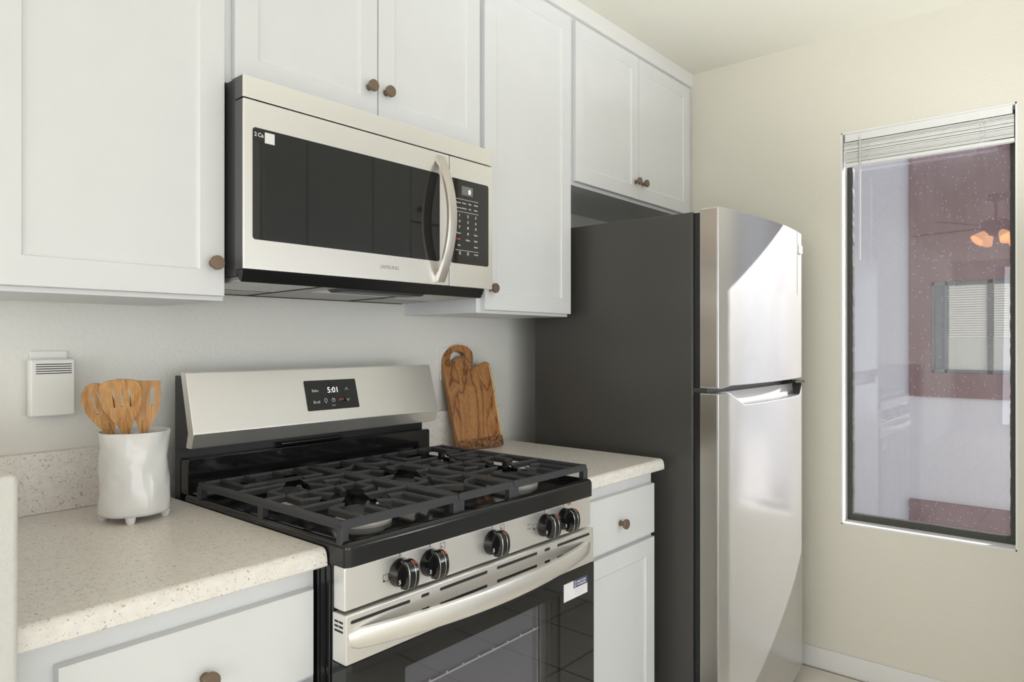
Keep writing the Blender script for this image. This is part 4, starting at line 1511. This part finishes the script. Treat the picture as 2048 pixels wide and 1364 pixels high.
obj('bark_band', bm, M['bark'], cb)['label'] = 'rough dark bark band'
bm = bmesh.new()
bm_plate(bm, [(0.1715, 0.038), (0.1782, 0.038), (0.1790, 0.123), (0.1797, 0.200), (0.1800, 0.269), (0.1775, 0.291), (0.1705, 0.286), (0.1725, 0.20)], [], OB - N_ * (TH - 0.002), E_, D_, N_ * (TH - 0.0012))
obj('sapwood_edge', bm, M['sapwood'], cb)['label'] = 'pale sapwood edge'
bm = bmesh.new()
rim = [(0.024, 0.3055), (0.034, 0.314), (0.046, 0.320), (0.060, 0.3225), (0.074, 0.3200), (0.086, 0.313), (0.096, 0.303), (0.103, 0.291), (0.1075, 0.282)]
bm_tube(bm, [OB + E_ * s + D_ * t_ + N_ * 0.0012 for s, t_ in rim], 0.0034, 8)
obj('bark_rim', bm, M['bark_fine'], cb)

# ------------------------------------------------------------------ rest of the room that the glass and steel reflect
pc = thing('pantry_cabinet', 'white pantry cabinet opposite the stove, seen as a reflection in the microwave', 'cabinet', (1.5, -2.2, 0))
box('cabinet_body', 0.92, 2.145, -2.55, -1.972, 0.0, 2.35, M['cabinet'], pc, 0.002)
for a, b, z0, z1, kx, kz in ((0.930, 1.150, 0.11, 2.34, 1.125, 1.0), (1.157, 1.540, 0.11, 2.34, 1.19, 1.0), (1.547, 1.797, 0.11, 2.34, 1.77, 1.0),
                             (1.804, 2.135, 0.11, 1.942, 1.85, 1.05), (1.804, 2.135, 1.952, 2.34, 1.85, 2.015)):
    d = box('door', a, b, -1.9715, -1.952, z0, z1, M['cabinet'], pc, 0.003)
    bm = bmesh.new()
    bm_lathe(bm, (kx, -1.952, kz), [(0.007, -0.001), (0.0065, 0.012), (0.0145, 0.017), (0.0145, 0.024), (0, 0.025)], 20, (0, 1, 0))
    obj('knob', bm, M['bronze'], d)

fx, fy = -1.65, -1.05
cf = thing('ceiling_fan', 'dark ceiling fan with warm tulip lamps, seen reflected in the window', 'ceiling fan', (fx, fy, ZC))
bm = bmesh.new(); bm_lathe(bm, (fx, fy, ZC - 0.05), [(0.03, 0.0), (0.07, 0.02), (0.075, 0.05)], 28); obj('canopy', bm, M['fan_dark'], cf)
bm = bmesh.new(); bm_cyl(bm, (fx, fy, ZC - 0.20), (0, 0, 1), 0.012, 0.012, 0.16, 12); obj('downrod', bm, M['fan_dark'], cf)
bm = bmesh.new(); bm_lathe(bm, (fx, fy, ZC - 0.33), [(0.03, 0.0), (0.09, 0.02), (0.11, 0.07), (0.09, 0.12), (0.03, 0.14)], 28); obj('motor', bm, M['fan_dark'], cf)
for k in range(5):
    a = 2 * math.pi * k / 5 + 0.5
    t = bmesh.new()
    bm_box(t, 0.10, 0.62, -0.06, 0.06, -0.004, 0.004, 0.002)
    bm = bmesh.new()
    merge(bm, t, Matrix.Translation((fx, fy, ZC - 0.26)) @ Matrix.Rotation(a, 4, 'Z') @ Matrix.Rotation(0.2, 4, 'X'))
    obj('fan_blade', bm, M['fan_dark'], cf)
for k in range(4):
    a = 2 * math.pi * k / 4 + 0.95
    bm = bmesh.new()
    ax = Vector((math.cos(a) * 0.75, math.sin(a) * 0.75, -0.66))
    bm_lathe(bm, (fx + 0.07 * math.cos(a), fy + 0.07 * math.sin(a), ZC - 0.30), [(0.018, 0.0), (0.032, 0.03), (0.044, 0.07), (0.055, 0.105), (0.052, 0.104), (0.030, 0.032), (0.0, 0.02)], 24, ax)
    obj('lamp_shade', bm, M['lamp'], cf)

# made-up uplighter out of view, added to bounce fill light off the ceiling
LX, LY = 1.15, -1.86
bw = thing('added_uplighter', 'added unseen bowl uplighter on the pantry front, fill light for the ceiling', 'lamp', (LX, -1.95, 0.66))
bm = bmesh.new()
bm_lathe(bm, (LX, LY, 0.66), [(0.0, 0.0), (0.04, 0.012), (0.068, 0.05), (0.082, 0.11), (0.079, 0.11), (0.064, 0.052), (0.036, 0.016), (0.0, 0.006)], 36)
obj('lamp_shade', bm, simple('white_metal_shade', (0.8, 0.79, 0.76), 0.5), bw)
box('mount', LX - 0.02, LX + 0.02, -1.951, LY - 0.055, 0.69, 0.73, M['white_plastic'], bw, 0.002)
